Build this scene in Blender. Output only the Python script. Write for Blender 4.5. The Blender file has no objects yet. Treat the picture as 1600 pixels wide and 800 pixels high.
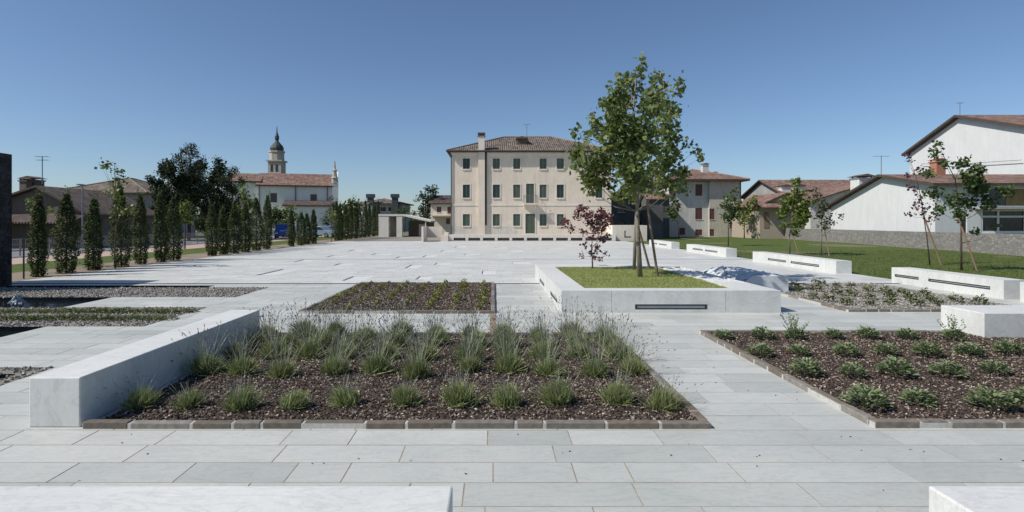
import bpy, bmesh, math, random
import numpy as np
from mathutils import Vector, Matrix, noise as mnoise
R = math.radians
random.seed(7)
rng = np.random.default_rng(11)
scene = bpy.context.scene
COL = scene.collection

# ------------------------------------------------------------------ camera, world, sun, exposure
cam_d = bpy.data.cameras.new('camera'); cam = bpy.data.objects.new('camera', cam_d); COL.objects.link(cam)
cam.location = (0, 0, 2.0); cam.rotation_euler = (R(90), 0, 0)
cam_d.sensor_width = 36; cam_d.lens = 20.0
cam_d.shift_x = 30/1600; cam_d.shift_y = -53/1600
cam_d.clip_start = 0.05; cam_d.clip_end = 6000
scene.camera = cam

SUN_EL, SUN_AZ = 45, 20          # azimuth measured from -X towards -Y (front left, beside the camera)
sdir = Vector((-math.cos(R(SUN_EL))*math.cos(R(SUN_AZ)), -math.cos(R(SUN_EL))*math.sin(R(SUN_AZ)), math.sin(R(SUN_EL))))
w = bpy.data.worlds.new('World'); scene.world = w; w.use_nodes = True
nt = w.node_tree; bg = nt.nodes['Background']
sky = nt.nodes.new('ShaderNodeTexSky'); sky.sky_type = 'NISHITA'; sky.sun_disc = False
sky.sun_elevation = R(SUN_EL); sky.sun_rotation = math.atan2(sdir.x, sdir.y) % (2*math.pi)
sky.air_density = 0.85; sky.dust_density = 0.55; sky.ozone_density = 4.6
nt.links.new(sky.outputs[0], bg.inputs[0]); bg.inputs[1].default_value = 0.103
sl = bpy.data.lights.new('sun', 'SUN'); sl.energy = 4.7; sl.angle = R(0.5); sl.color = (1.0, 0.945, 0.865)
so = bpy.data.objects.new('sun', sl); COL.objects.link(so)
so.rotation_euler = sdir.to_track_quat('Z', 'Y').to_euler()
so.location = (-20, -10, 30)
scene.view_settings.view_transform = 'Standard'; scene.view_settings.look = 'None'
scene.view_settings.exposure = 0.07; scene.view_settings.gamma = 1.0
scene.render.engine = 'CYCLES'

# ------------------------------------------------------------------ helpers
F = 889.0
def P(px, py, z=0.0):
    d = (2-z)*F/(py-347.0)
    return ((px-770)*d/F, d, z)
def AX(px, Y): return (px-770)*Y/F
def AZ(py, Y): return 2+(347-py)*Y/F

def tag(o, label=None, cat=None, group=None, kind=None):
    if label: o['label'] = label
    if cat: o['category'] = cat
    if group: o['group'] = group
    if kind: o['kind'] = kind
    return o
def empty(name, loc=(0,0,0), label=None, cat=None, group=None):
    o = bpy.data.objects.new(name, None); o.location = loc; o.empty_display_size = 0.2
    COL.objects.link(o); return tag(o, label, cat, group)
def link(name, me, parent=None, loc=None):
    o = bpy.data.objects.new(name, me); COL.objects.link(o)
    if parent: o.parent = parent
    if loc is not None: o.location = loc
    return o

class MB:
    def __init__(s): s.v=[]; s.f=[]; s.t=[]; s.m=[]
    def poly(s, pts, t=0.5, m=0):
        n=len(s.v); s.v.extend([tuple(p) for p in pts]); s.f.append(tuple(range(n,n+len(pts)))); s.t.append(t); s.m.append(m)
    def box(s, a, b, t=0.5, m=0, skip=()):
        x0,y0,z0=a; x1,y1,z1=b
        n=len(s.v)
        s.v += [(x0,y0,z0),(x1,y0,z0),(x1,y1,z0),(x0,y1,z0),(x0,y0,z1),(x1,y0,z1),(x1,y1,z1),(x0,y1,z1)]
        for k,f in (('b',(3,2,1,0)),('t',(4,5,6,7)),('f',(0,1,5,4)),('r',(1,2,6,5)),('k',(2,3,7,6)),('l',(3,0,4,7))):
            if k in skip: continue
            s.f.append(tuple(n+i for i in f)); s.t.append(t); s.m.append(m)
    def obox(s, o, u, n_, ur, nr, zr, t=0.5, m=0):       # oriented box: u along wall, n_ outward
        o=Vector(o); u=Vector(u); n_=Vector(n_); Z=Vector((0,0,1)); c=[]
        for z in zr:
            for (a,b) in ((ur[0],nr[0]),(ur[1],nr[0]),(ur[1],nr[1]),(ur[0],nr[1])):
                c.append(o+u*a+n_*b+Z*z)
        k=len(s.v); s.v += [tuple(p) for p in c]
        for f in ((0,1,2,3),(7,6,5,4),(4,5,1,0),(5,6,2,1),(6,7,3,2),(7,4,0,3)):
            s.f.append(tuple(k+i for i in f)); s.t.append(t); s.m.append(m)
    def prism(s, prof, p0, p1, t=0.5, m=0):              # profile is list of 3D offsets, swept p0->p1
        A=[Vector(p0)+Vector(q) for q in prof]; B=[Vector(p1)+Vector(q) for q in prof]
        k=len(s.v); n=len(prof); s.v += [tuple(p) for p in A+B]
        s.f.append(tuple(k+i for i in reversed(range(n)))); s.f.append(tuple(k+n+i for i in range(n)))
        s.t += [t,t]; s.m += [m,m]
        for i in range(n):
            j=(i+1)%n; s.f.append((k+i,k+j,k+n+j,k+n+i)); s.t.append(t); s.m.append(m)
    def tube(s, pts, rad, n=7, t=0.5, m=0, cap=True):
        pts=[Vector(p) for p in pts]; k0=len(s.v)
        for i,p in enumerate(pts):
            d=(pts[min(i+1,len(pts)-1)]-pts[max(i-1,0)]).normalized()
            a=d.orthogonal().normalized() if abs(d.z)<0.5 else Vector((1,0,0)).cross(d).normalized()
            b=d.cross(a); r=rad[i] if hasattr(rad,'__len__') else rad
            for j in range(n):
                an=2*math.pi*j/n; s.v.append(tuple(p+a*(math.cos(an)*r)+b*(math.sin(an)*r)))
        for i in range(len(pts)-1):
            for j in range(n):
                a0=k0+i*n+j; a1=k0+i*n+(j+1)%n
                s.f.append((a0,a1,a1+n,a0+n)); s.t.append(t); s.m.append(m)
        if cap:
            e=k0+(len(pts)-1)*n
            s.f.append(tuple(e+j for j in range(n))); s.t.append(t); s.m.append(m)
            s.f.append(tuple(k0+j for j in reversed(range(n)))); s.t.append(t); s.m.append(m)
    def lathe(s, prof, c=(0,0,0), n=16, t=0.5, m=0):
        k=len(s.v)
        for (r,z) in prof:
            for j in range(n):
                an=2*math.pi*(j+0.5)/n; s.v.append((c[0]+r*math.cos(an), c[1]+r*math.sin(an), c[2]+z))
        for i in range(len(prof)-1):
            for j in range(n):
                a0=k+i*n+j; a1=k+i*n+(j+1)%n
                s.f.append((a0,a1,a1+n,a0+n)); s.t.append(t); s.m.append(m)
        s.f.append(tuple(k+(len(prof)-1)*n+j for j in range(n))); s.t.append(t); s.m.append(m)
    def mesh(s, name, mats, smooth=False, uv=False, bevel=0):
        me=bpy.data.meshes.new(name); me.from_pydata(s.v, [], s.f)
        if not isinstance(mats,(list,tuple)): mats=[mats]
        for m in mats: me.materials.append(m)
        if len(mats)>1: me.polygons.foreach_set('material_index', s.m)
        if bevel:
            bm=bmesh.new(); bm.from_mesh(me); bmesh.ops.remove_doubles(bm, verts=bm.verts, dist=1e-5)
            bmesh.ops.bevel(bm, geom=[e for e in bm.edges if len(e.link_faces)==2 and e.calc_face_angle(0)>0.5], offset=bevel, segments=2, affect='EDGES', profile=0.5)
            bm.to_mesh(me); bm.free()
        else:
            a=me.attributes.new('tint','FLOAT','FACE'); a.data.foreach_set('value', s.t)
        if smooth: me.polygons.foreach_set('use_smooth',[True]*len(me.polygons))
        if uv:
            L=me.uv_layers.new(name='UVMap'); Z=Vector((0,0,1))
            for p in me.polygons:
                n=p.normal
                if abs(n.z)>0.99: tt=Vector((1,0,0)); b=Vector((0,1,0))
                else: tt=Z.cross(n).normalized(); b=n.cross(tt)
                for li in p.loop_indices:
                    q=me.vertices[me.loops[li].vertex_index].co; L.data[li].uv=(q.dot(tt), q.dot(b))
        me.update(); return me
    def build(s, name, mats, parent=None, loc=None, **k):
        return link(name, s.mesh(name, mats, **k), parent, loc)

# ------------------------------------------------------------------ materials
def nodes(name):
    m=bpy.data.materials.new(name); m.use_nodes=True; t=m.node_tree; return m,t,t.nodes['Principled BSDF']
def N(t,typ,**k):
    n=t.nodes.new(typ)
    for a,b in k.items():
        if a in n.inputs: n.inputs[a].default_value=b
        else: setattr(n,a,b)
    return n
def ramp(t,src,stops,interp='LINEAR'):
    r=t.nodes.new('ShaderNodeValToRGB'); r.color_ramp.interpolation=interp
    e=r.color_ramp.elements
    while len(e)<len(stops): e.new(0.5)
    for i,(p,c) in enumerate(stops): e[i].position=p; e[i].color=(*c,1)
    t.links.new(src,r.inputs[0]); return r.outputs[0]
def mixc(t,f,a,b,mode='MIX'):
    n=t.nodes.new('ShaderNodeMix'); n.data_type='RGBA'; n.blend_type=mode
    for s,v in ((n.inputs[0],f),(n.inputs[6],a),(n.inputs[7],b)):
        if hasattr(v,'links') or hasattr(v,'is_linked'): t.links.new(v,s)
        else: s.default_value = v if not isinstance(v,tuple) else (*v,1)[:4]
    return n.outputs[2]
def bump(t,bs,h,strength,dist):
    b=N(t,'ShaderNodeBump',Strength=strength,Distance=dist); t.links.new(h,b.inputs['Height']); t.links.new(b.outputs[0],bs.inputs['Normal'])
def coords(t, kind='Object', scale=(1,1,1)):
    tc=t.nodes.new('ShaderNodeTexCoord'); mp=t.nodes.new('ShaderNodeMapping'); mp.inputs['Scale'].default_value=scale
    t.links.new(tc.outputs[kind],mp.inputs[0]); return mp.outputs[0]
def noisetex(t,vec,scale,detail=5,rough=0.6,dist=0.0):
    n=N(t,'ShaderNodeTexNoise',Scale=scale,Detail=detail,Roughness=rough,Distortion=dist); t.links.new(vec,n.inputs['Vector']); return n.outputs['Fac']

def mat_noise(name, c1, c2, scale=3, rough=0.8, b=0.0, bscale=None, spec=0.5, kind='Object', metal=0.0, stretch=(1,1,1)):
    m,t,bs=nodes(name); v=coords(t,kind,stretch)
    f=noisetex(t,v,scale); t.links.new(ramp(t,f,[(0.3,c1),(0.7,c2)]),bs.inputs['Base Color'])
    bs.inputs['Roughness'].default_value=rough; bs.inputs['Specular IOR Level'].default_value=spec; bs.inputs['Metallic'].default_value=metal
    if b: bump(t,bs,noisetex(t,v,bscale or scale*6),b,0.02)
    return m
def mat_tint(name, stops, rough=0.75, noise=0.15, nscale=8, spec=0.4, transl=0.0, b=0.0):
    m,t,bs=nodes(name); a=N(t,'ShaderNodeAttribute',attribute_name='tint')
    c=ramp(t,a.outputs['Fac'],stops)
    if noise:
        v=coords(t); f=noisetex(t,v,nscale)
        g=ramp(t,f,[(0.25,(1-noise,)*3),(0.75,(1+noise,)*3)]); c=mixc(t,1.0,c,g,'MULTIPLY')
        if b: bump(t,bs,f,b,0.01)
    t.links.new(c,bs.inputs['Base Color']); bs.inputs['Roughness'].default_value=rough; bs.inputs['Specular IOR Level'].default_value=spec
    if transl:
        tr=t.nodes.new('ShaderNodeBsdfTranslucent'); t.links.new(c,tr.inputs[0])
        mx=t.nodes.new('ShaderNodeMixShader'); mx.inputs[0].default_value=transl
        out=t.nodes['Material Output']; t.links.new(bs.outputs[0],mx.inputs[1]); t.links.new(tr.outputs[0],mx.inputs[2]); t.links.new(mx.outputs[0],out.inputs[0])
    return m

def mat_marble(name, base, dark, vein=0.5, tinted=False, stain=0.5, rough=0.55):
    m,t,bs=nodes(name); v=coords(t)
    f1=noisetex(t,v,0.7,8,0.62,0.4); f2=noisetex(t,v,26,6,0.7)
    c=ramp(t,f1,[(0.3,dark),(0.62,base)])
    vv=coords(t,'Object',(1.1,4.5,2.2)); f3=noisetex(t,vv,1.3,9,0.6,1.6)
    vn=ramp(t,f3,[(0.46,(1,1,1)),(0.5,(1-0.16*vein,)*3),(0.54,(1,1,1))]); c=mixc(t,1.0,c,vn,'MULTIPLY')
    g=ramp(t,f2,[(0.2,(0.9,0.9,0.9)),(0.8,(1.06,1.06,1.05))]); c=mixc(t,1.0,c,g,'MULTIPLY')
    f4=noisetex(t,v,2.3,7,0.75); st=ramp(t,f4,[(0.60,(1,1,1)),(0.8,(1-0.2*stain,1-0.24*stain,1-0.32*stain))]); c=mixc(t,1.0,c,st,'MULTIPLY')
    if not tinted:
        vs=coords(t,'Object',(3.2,3.2,0.6)); sk=ramp(t,noisetex(t,vs,1.0,7,0.7),[(0.40,(0.89,0.89,0.88)),(0.62,(1,1,1))])
        ge=t.nodes.new('ShaderNodeNewGeometry'); sx=t.nodes.new('ShaderNodeSeparateXYZ'); t.links.new(ge.outputs['Normal'],sx.inputs[0])
        ab=t.nodes.new('ShaderNodeMath'); ab.operation='ABSOLUTE'; t.links.new(sx.outputs[2],ab.inputs[0]); iv=ramp(t,ab.outputs[0],[(0.3,(0.8,0.8,0.8)),(0.7,(0,0,0))])
        c=mixc(t,iv,c,mixc(t,1.0,c,sk,'MULTIPLY'))
    if tinted:
        a=N(t,'ShaderNodeAttribute',attribute_name='tint')
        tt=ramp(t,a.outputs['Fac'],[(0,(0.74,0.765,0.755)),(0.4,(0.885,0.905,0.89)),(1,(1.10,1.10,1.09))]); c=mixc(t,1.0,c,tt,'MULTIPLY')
    t.links.new(c,bs.inputs['Base Color']); bs.inputs['Roughness'].default_value=rough; bs.inputs['Specular IOR Level'].default_value=0.35
    bump(t,bs,f2,0.12,0.01)
    return m

def mat_roof(name, a, b_, c_, per=0.24, row=0.42):
    m,t,bs=nodes(name); tc=t.nodes.new('ShaderNodeTexCoord')
    sep=t.nodes.new('ShaderNodeSeparateXYZ'); t.links.new(tc.outputs['UV'],sep.inputs[0])
    def math_(op,x,y=None):
        n=t.nodes.new('ShaderNodeMath'); n.operation=op
        for i,q in enumerate((x,y)):
            if q is None: continue
            if hasattr(q,'is_linked'): t.links.new(q,n.inputs[i])
            else: n.inputs[i].default_value=q
        return n.outputs[0]
    uf=math_('FLOOR',math_('DIVIDE',sep.outputs[0],per)); vf=math_('FLOOR',math_('DIVIDE',sep.outputs[1],row))
    cb=t.nodes.new('ShaderNodeCombineXYZ'); t.links.new(uf,cb.inputs[0]); t.links.new(vf,cb.inputs[1])
    wn=t.nodes.new('ShaderNodeTexWhiteNoise'); wn.noise_dimensions='2D'; t.links.new(cb.outputs[0],wn.inputs['Vector'])
    c=ramp(t,wn.outputs['Value'],[(0,a),(0.45,b_),(0.9,c_)])
    big=noisetex(t,tc.outputs['Object'],0.5,6,0.7); g=ramp(t,big,[(0.35,(0.62,0.62,0.64)),(0.7,(1.15,1.12,1.1))]); c=mixc(t,1.0,c,g,'MULTIPLY')
    t.links.new(c,bs.inputs['Base Color']); bs.inputs['Roughness'].default_value=0.9
    wv=math_('SINE',math_('MULTIPLY',sep.outputs[0],2*math.pi/per)); rw=math_('FRACT',math_('DIVIDE',sep.outputs[1],row))
    h=math_('SUBTRACT',wv,math_('MULTIPLY',rw,0.8))
    bump(t,bs,h,0.9,0.04)
    return m
def mat_rubble(name, stops, scale=3.2, mortar=(0.2,0.19,0.17), kind='UV', st=(1,1.5,1)):
    m,t,bs=nodes(name); v=coords(t,kind,st)
    vo=N(t,'ShaderNodeTexVoronoi',Scale=scale); t.links.new(v,vo.inputs['Vector'])
    ve=N(t,'ShaderNodeTexVoronoi',Scale=scale,feature='DISTANCE_TO_EDGE'); t.links.new(v,ve.inputs['Vector'])
    sp=t.nodes.new('ShaderNodeSeparateColor'); t.links.new(vo.outputs['Color'],sp.inputs[0])
    c=ramp(t,sp.outputs[0],stops); e=ramp(t,ve.outputs['Distance'],[(0.02,(0,0,0)),(0.07,(1,1,1))])
    c=mixc(t,e,mortar,c); f=noisetex(t,v,9,6,0.7); g=ramp(t,f,[(0.3,(0.75,0.75,0.75)),(0.7,(1.15,1.15,1.15))]); c=mixc(t,1.0,c,g,'MULTIPLY')
    t.links.new(c,bs.inputs['Base Color']); bs.inputs['Roughness'].default_value=0.95; bump(t,bs,e,0.6,0.03)
    return m
def mat_plaster(name, c, dirt=0.25, streak=True, scale=0.6):
    m,t,bs=nodes(name); v=coords(t,'Object'); vs=coords(t,'Object',(3,3,0.35))
    f=noisetex(t,v,scale,7,0.65); col=ramp(t,f,[(0.3,tuple(q*(1-dirt) for q in c)),(0.65,c)])
    f2=noisetex(t,vs,1.2,6,0.7); g=ramp(t,f2,[(0.35,(1-dirt*0.7,)*3),(0.6,(1.03,)*3)]); col=mixc(t,1.0 if streak else 0.3,col,g,'MULTIPLY')
    t.links.new(col,bs.inputs['Base Color']); bs.inputs['Roughness'].default_value=0.9; bump(t,bs,noisetex(t,v,14,5,0.7),0.25,0.02)
    return m

M={}
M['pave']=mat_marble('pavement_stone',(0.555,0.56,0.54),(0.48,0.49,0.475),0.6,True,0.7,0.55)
M['block']=mat_marble('white_marble',(0.66,0.67,0.645),(0.565,0.58,0.565),0.7,False,0.7,0.5)
M['rough']=mat_marble('rough_marble',(0.66,0.69,0.71),(0.42,0.47,0.52),1.0,False,0.5,0.8)
M['inlay']=mat_marble('inlay_marble',(0.64,0.64,0.635),(0.58,0.58,0.58),0.3,False,0.2,0.5)
M['joint']=mat_noise('joint_sand',(0.22,0.185,0.13),(0.38,0.33,0.25),8,0.95)
M['steel']=mat_noise('dark_steel',(0.05,0.055,0.06),(0.09,0.095,0.10),20,0.5,metal=0.3)
M['slotgl']=mat_noise('slot_light_glass',(0.30,0.33,0.34),(0.38,0.40,0.41),6,0.3)
M['chan']=mat_noise('channel_stone',(0.16,0.17,0.18),(0.24,0.25,0.26),6,0.8)
M['soil']=mat_noise('dark_soil',(0.03,0.02,0.015),(0.075,0.05,0.04),18,1.0,0.6,40)
M['bark']=mat_tint('bark_chips',[(0,(0.025,0.018,0.013)),(0.45,(0.088,0.064,0.048)),(0.8,(0.20,0.155,0.12)),(1,(0.50,0.44,0.37))],0.9,0.2,30)
M['gravel']=mat_tint('gravel_stones',[(0,(0.14,0.13,0.115)),(0.6,(0.29,0.275,0.245)),(1,(0.48,0.46,0.42))],0.9,0.15,30)
M['gbase']=mat_noise('gravel_base',(0.16,0.148,0.125),(0.28,0.26,0.225),45,0.95,0.7,90)
M['edge']=mat_tint('edging_stone',[(0,(0.12,0.105,0.085)),(0.35,(0.17,0.135,0.105)),(0.6,(0.165,0.155,0.135)),(1,(0.225,0.21,0.185))],0.85,0.35,14,b=0.5)
M['mortar']=mat_noise('edging_mortar',(0.36,0.355,0.33),(0.52,0.51,0.48),20,0.9)
M['water']=mat_noise('black_water',(0.004,0.006,0.008),(0.010,0.013,0.016),6,0.12,0.25,7,spec=0.12)
M['grass']=mat_noise('lawn_grass',(0.055,0.085,0.018),(0.105,0.135,0.035),1.4,0.95,0.8,60,spec=0.2)
M['blade']=mat_tint('grass_blades',[(0,(0.06,0.085,0.018)),(0.6,(0.115,0.145,0.04)),(1,(0.20,0.21,0.09))],0.8,0.1,2,0.2,0.3)
M['turf']=mat_noise('planter_turf',(0.22,0.25,0.085),(0.31,0.33,0.13),1.4,0.95,0.5,60,spec=0.2)
M['blade2']=mat_tint('turf_blades',[(0,(0.20,0.24,0.07)),(0.6,(0.32,0.36,0.12)),(1,(0.48,0.48,0.24))],0.8,0.1,2,0.2,0.4)
M['earth']=mat_noise('dry_earth',(0.15,0.12,0.085),(0.28,0.225,0.17),0.5,0.95,0.4,25)
M['field']=mat_noise('field_ground',(0.07,0.085,0.03),(0.17,0.16,0.08),0.05,0.95,0.3,4)
M['pink']=mat_noise('pink_gravel_path',(0.36,0.26,0.21),(0.46,0.35,0.29),2,0.95)
M['road']=mat_noise('asphalt',(0.13,0.14,0.15),(0.19,0.20,0.21),1.5,0.9,0.2,60)
M['paint']=mat_noise('road_paint',(0.6,0.6,0.58),(0.75,0.75,0.72),8,0.7)
M['black']=mat_rubble('black_stone',[(0,(0.006,0.007,0.009)),(1,(0.03,0.032,0.038))],4.0,(0.003,0.003,0.004))
M['post']=mat_noise('black_metal',(0.01,0.01,0.011),(0.02,0.02,0.022),10,0.5)
M['galv']=mat_noise('grey_metal',(0.14,0.15,0.16),(0.20,0.21,0.22),10,0.5,metal=0.3)
M['antenna']=mat_noise('antenna_metal',(0.13,0.14,0.16),(0.2,0.21,0.23),10,0.5)
M['trunk']=mat_noise('grey_bark',(0.13,0.11,0.085),(0.27,0.24,0.19),5,0.95,0.7,25,stretch=(3,3,0.8))
M['trunkd']=mat_noise('dark_bark',(0.05,0.04,0.03),(0.12,0.095,0.07),5,0.95,0.7,25)
M['stake']=mat_noise('stake_wood',(0.14,0.095,0.06),(0.27,0.19,0.125),4,0.9,0.4,20,stretch=(5,5,0.5))
M['maple']=mat_tint('maple_leaves',[(0,(0.06,0.09,0.022)),(0.5,(0.14,0.185,0.05)),(1,(0.27,0.31,0.11))],0.55,0.0,4,0.4,0.42)
M['lime']=mat_tint('lime_leaves',[(0,(0.06,0.10,0.015)),(0.5,(0.12,0.17,0.03)),(1,(0.22,0.26,0.06))],0.5,0.0,4,0.4,0.3)
M['grleaf']=mat_tint('green_leaves',[(0,(0.035,0.06,0.018)),(0.5,(0.07,0.11,0.032)),(1,(0.13,0.17,0.06))],0.5,0.0,4,0.4,0.25)
M['olive']=mat_tint('olive_leaves',[(0,(0.035,0.045,0.02)),(0.5,(0.065,0.075,0.035)),(1,(0.11,0.12,0.07))],0.6,0.0,4,0.4,0.2)
M['purple']=mat_tint('plum_leaves',[(0,(0.035,0.014,0.022)),(0.5,(0.085,0.030,0.045)),(1,(0.17,0.07,0.09))],0.5,0.0,4,0.4,0.2)
M['redleaf']=mat_tint('red_maple_leaves',[(0,(0.06,0.018,0.026)),(0.5,(0.14,0.042,0.055)),(1,(0.24,0.095,0.105))],0.5,0.0,4,0.4,0.3)
M['cyp']=mat_tint('cypress_foliage',[(0,(0.035,0.052,0.02)),(0.5,(0.08,0.107,0.042)),(1,(0.16,0.19,0.085))],0.8,0.0,4,0.2,0.12)
M['dark']=mat_tint('dark_foliage',[(0,(0.015,0.024,0.012)),(0.5,(0.036,0.052,0.025)),(1,(0.075,0.10,0.048))],0.8,0.0,4,0.2,0.1)
M['lav']=mat_tint('lavender_leaves',[(0,(0.11,0.14,0.045)),(0.5,(0.235,0.28,0.11)),(1,(0.38,0.42,0.20))],0.7,0.0,4,0.2,0.25)
M['lavst']=mat_tint('lavender_stalks',[(0,(0.17,0.21,0.12)),(0.6,(0.31,0.34,0.24)),(1,(0.44,0.45,0.36))],0.7,0.0,4,0.2,0.2)
M['lavfl']=mat_tint('lavender_buds',[(0,(0.13,0.12,0.17)),(0.5,(0.22,0.21,0.26)),(1,(0.30,0.30,0.30))],0.8,0.0,4,0.2,0.2)
M['sage']=mat_tint('sage_leaves',[(0,(0.09,0.125,0.05)),(0.5,(0.165,0.215,0.10)),(1,(0.26,0.31,0.165))],0.6,0.0,4,0.3,0.2)
M['box']=mat_tint('young_shrub_leaves',[(0,(0.08,0.11,0.015)),(0.5,(0.18,0.22,0.03)),(1,(0.32,0.36,0.07))],0.6,0.0,4,0.3,0.25)
M['clump']=mat_tint('ground_clump_leaves',[(0,(0.04,0.065,0.015)),(0.5,(0.09,0.125,0.03)),(1,(0.17,0.2,0.06))],0.7,0.0,4,0.3,0.2)
M['cream']=mat_plaster('cream_plaster',(0.70,0.61,0.50),0.12)
M['trim']=mat_plaster('light_trim',(0.70,0.64,0.56),0.1)
M['patch']=mat_plaster('bare_plaster',(0.60,0.565,0.50),0.2,scale=1.5)
M['white']=mat_plaster('white_plaster',(0.58,0.60,0.595),0.07)
M['offw']=mat_plaster('offwhite_plaster',(0.60,0.595,0.55),0.2)
M['church']=mat_plaster('church_plaster',(0.72,0.735,0.66),0.10)
M['greyp']=mat_plaster('grey_plaster',(0.36,0.36,0.35),0.25)
M['darkp']=mat_plaster('dark_plaster',(0.13,0.13,0.135),0.3)  # dark tone carries the wall shade of the low house behind the trees
M['beige']=mat_plaster('beige_plaster',(0.52,0.49,0.42),0.2)
M['stone']=mat_plaster('bell_stone',(0.46,0.43,0.37),0.3,scale=2)
M['conc']=mat_plaster('pale_concrete',(0.64,0.64,0.60),0.12)
M['stuccod']=mat_plaster('brown_plaster',(0.15,0.13,0.11),0.3)
M['rooftan']=mat_roof('old_tiles',(0.10,0.082,0.066),(0.16,0.128,0.10),(0.24,0.195,0.155))
M['roofred']=mat_roof('red_tiles',(0.15,0.088,0.068),(0.225,0.133,0.10),(0.33,0.215,0.17))
M['roofdk']=mat_roof('dark_tiles',(0.07,0.052,0.045),(0.105,0.078,0.065),(0.15,0.11,0.09))
M['wallst']=mat_rubble('garden_wall_stone',[(0,(0.17,0.165,0.15)),(0.5,(0.215,0.205,0.19)),(1,(0.28,0.27,0.25))],4.5,(0.19,0.185,0.17))
M['barn']=mat_rubble('barn_stone',[(0,(0.2,0.17,0.13)),(0.5,(0.32,0.27,0.21)),(1,(0.44,0.38,0.31))],3.0,(0.26,0.23,0.19))
M['eave']=mat_noise('eave_wood',(0.04,0.03,0.025),(0.085,0.065,0.05),5,0.8)
M['shut']=mat_noise('green_shutter',(0.075,0.105,0.075),(0.115,0.145,0.105),2,0.7)
M['shutd']=mat_noise('dark_shutter',(0.022,0.05,0.045),(0.04,0.07,0.062),2,0.6)
M['shutr']=mat_noise('brown_shutter',(0.12,0.05,0.04),(0.18,0.08,0.065),2,0.7)
M['glass']=mat_noise('window_glass',(0.012,0.015,0.02),(0.03,0.035,0.04),3,0.12,spec=0.6)
M['dome']=mat_noise('dome_lead',(0.022,0.03,0.03),(0.05,0.06,0.058),3,0.6)
M['frame']=mat_noise('white_frame',(0.62,0.64,0.65),(0.72,0.74,0.74),3,0.5)
M['wood']=mat_noise('ochre_panel',(0.17,0.12,0.04),(0.25,0.18,0.06),3,0.7)
M['greyd']=mat_noise('grey_door',(0.23,0.21,0.18),(0.30,0.28,0.24),3,0.7)
M['brick']=mat_noise('red_brick',(0.30,0.13,0.08),(0.42,0.2,0.13),8,0.9)
M['strip']=mat_noise('brown_strip',(0.17,0.125,0.085),(0.30,0.23,0.16),14,0.95,0.4,40)
M['tyre']=mat_noise('tyre_rubber',(0.012,0.012,0.012),(0.02,0.02,0.02),10,0.9)
M['carb']=mat_noise('blue_paint',(0.02,0.06,0.20),(0.03,0.08,0.25),1,0.25)
M['carg']=mat_noise('grey_blue_paint',(0.14,0.20,0.27),(0.18,0.25,0.32),1,0.25)
M['card']=mat_noise('navy_paint',(0.012,0.03,0.09),(0.02,0.045,0.12),1,0.25)
M['foam']=mat_noise('foaming_water',(0.16,0.20,0.23),(0.40,0.46,0.50),9,0.4,1.0,16)

# ------------------------------------------------------------------ ground, pavement
PX0, PX1, PY0, PY1 = -16.1, 13.95, -3.0, 59.4
POOLS=[(-15.9,-6.3,4.0,7.5),(-15.9,-8.55,9.75,10.9),(-15.9,-10.1,13.35,15.15),(-15.9,-8.75,17.45,17.95)]
GRAV=[(-15.9,-6.3,7.5,7.84),(-6.3,-6.02,4.0,7.84),(-15.9,-6.7,10.9,13.35),(-15.9,-6.85,15.15,17.45)]
CHAN=[(-15.9,14-.08,18.42,18.62)]
inl=[(560,435,0.8,1.9),(664,434,0.55,1.5),(764,426,0.55,1.7),(648,416,0.6,2.2),(693,412,0.8,1.0),(540,413,0.9,1.4),(436,425,0.8,2.6),(815,411,0.9,1.6),
     (832,405,0.9,1.2),(672,400,0.7,2.0),(738,397,1.0,1.2),(805,392,0.9,2.2),(700,392,0.9,2.0),(598,397,1.2,1.5),(529,400,1.1,1.5),(783,387,0.9,1.5),(634,402,1.0,1.3),
     (868,389,1.2,1.5),(1076,402,0.9,1.4),(560,391,1.0,2.0),(480,407,0.9,1.7),(720,386,0.9,2.2)]
INL=[]
for (px,py,wd,ln) in inl:
    x,y,_=P(px,py); INL.append((x-wd/2,x+wd/2,y-ln/2,y+ln/2))
EXCL=POOLS+GRAV+CHAN+INL
req=sorted(set([PY0,PY1,5.47]+[e[2] for e in EXCL if e not in INL]+[e[3] for e in EXCL if e not in INL]))
ys=[]
for a,b in zip(req,req[1:]):
    if b-a<0.02: continue
    n=max(1,round((b-a)/0.405)); ys+= [a+(b-a)*i/n for i in range(n)]
ys.append(PY1)
# snap the inlays to the rows
for k,(a,b,c,d) in enumerate(INL):
    c2=min(ys,key=lambda q:abs(q-c)); d2=min(ys,key=lambda q:abs(q-d))
    INL[k]=(a,b,c2,d2)
EXCL=POOLS+GRAV+CHAN+INL
slab=MB(); bed=MB(); rr=random.Random(3)
for y0,y1 in zip(ys,ys[1:]):
    ym=(y0+y1)/2
    iv=[(PX0,PX1)]
    for (a,b,c,d) in EXCL:
        if c-1e-4<ym<d+1e-4:
            nv=[]
            for (p,q) in iv:
                if b<=p or a>=q: nv.append((p,q)); continue
                if a>p: nv.append((p,a))
                if b<q: nv.append((b,q))
            iv=nv
    for (p,q) in iv:
        bed.poly([(p,y0,-0.003),(q,y0,-0.003),(q,y1,-0.003),(p,y1,-0.003)])
    g=0.0055
    x=PX0+rr.random()*0.8
    cuts=[PX0]
    while x<PX1: cuts.append(x); x+=rr.choice((0.42,0.62,0.74,0.86,0.95,1.05,1.18,1.3))*rr.uniform(0.93,1.05)
    cuts.append(PX1)
    for (p,q) in iv:
        cc=[p]+[c for c in cuts if p+0.15<c<q-0.15]+[q]
        for a,b in zip(cc,cc[1:]):
            dz=rr.uniform(-0.0012,0.0012)
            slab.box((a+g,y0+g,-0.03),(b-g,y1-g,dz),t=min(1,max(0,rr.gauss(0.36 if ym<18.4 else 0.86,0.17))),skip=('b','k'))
o=slab.build('pavement',M['pave']); tag(o,kind='structure')
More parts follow.
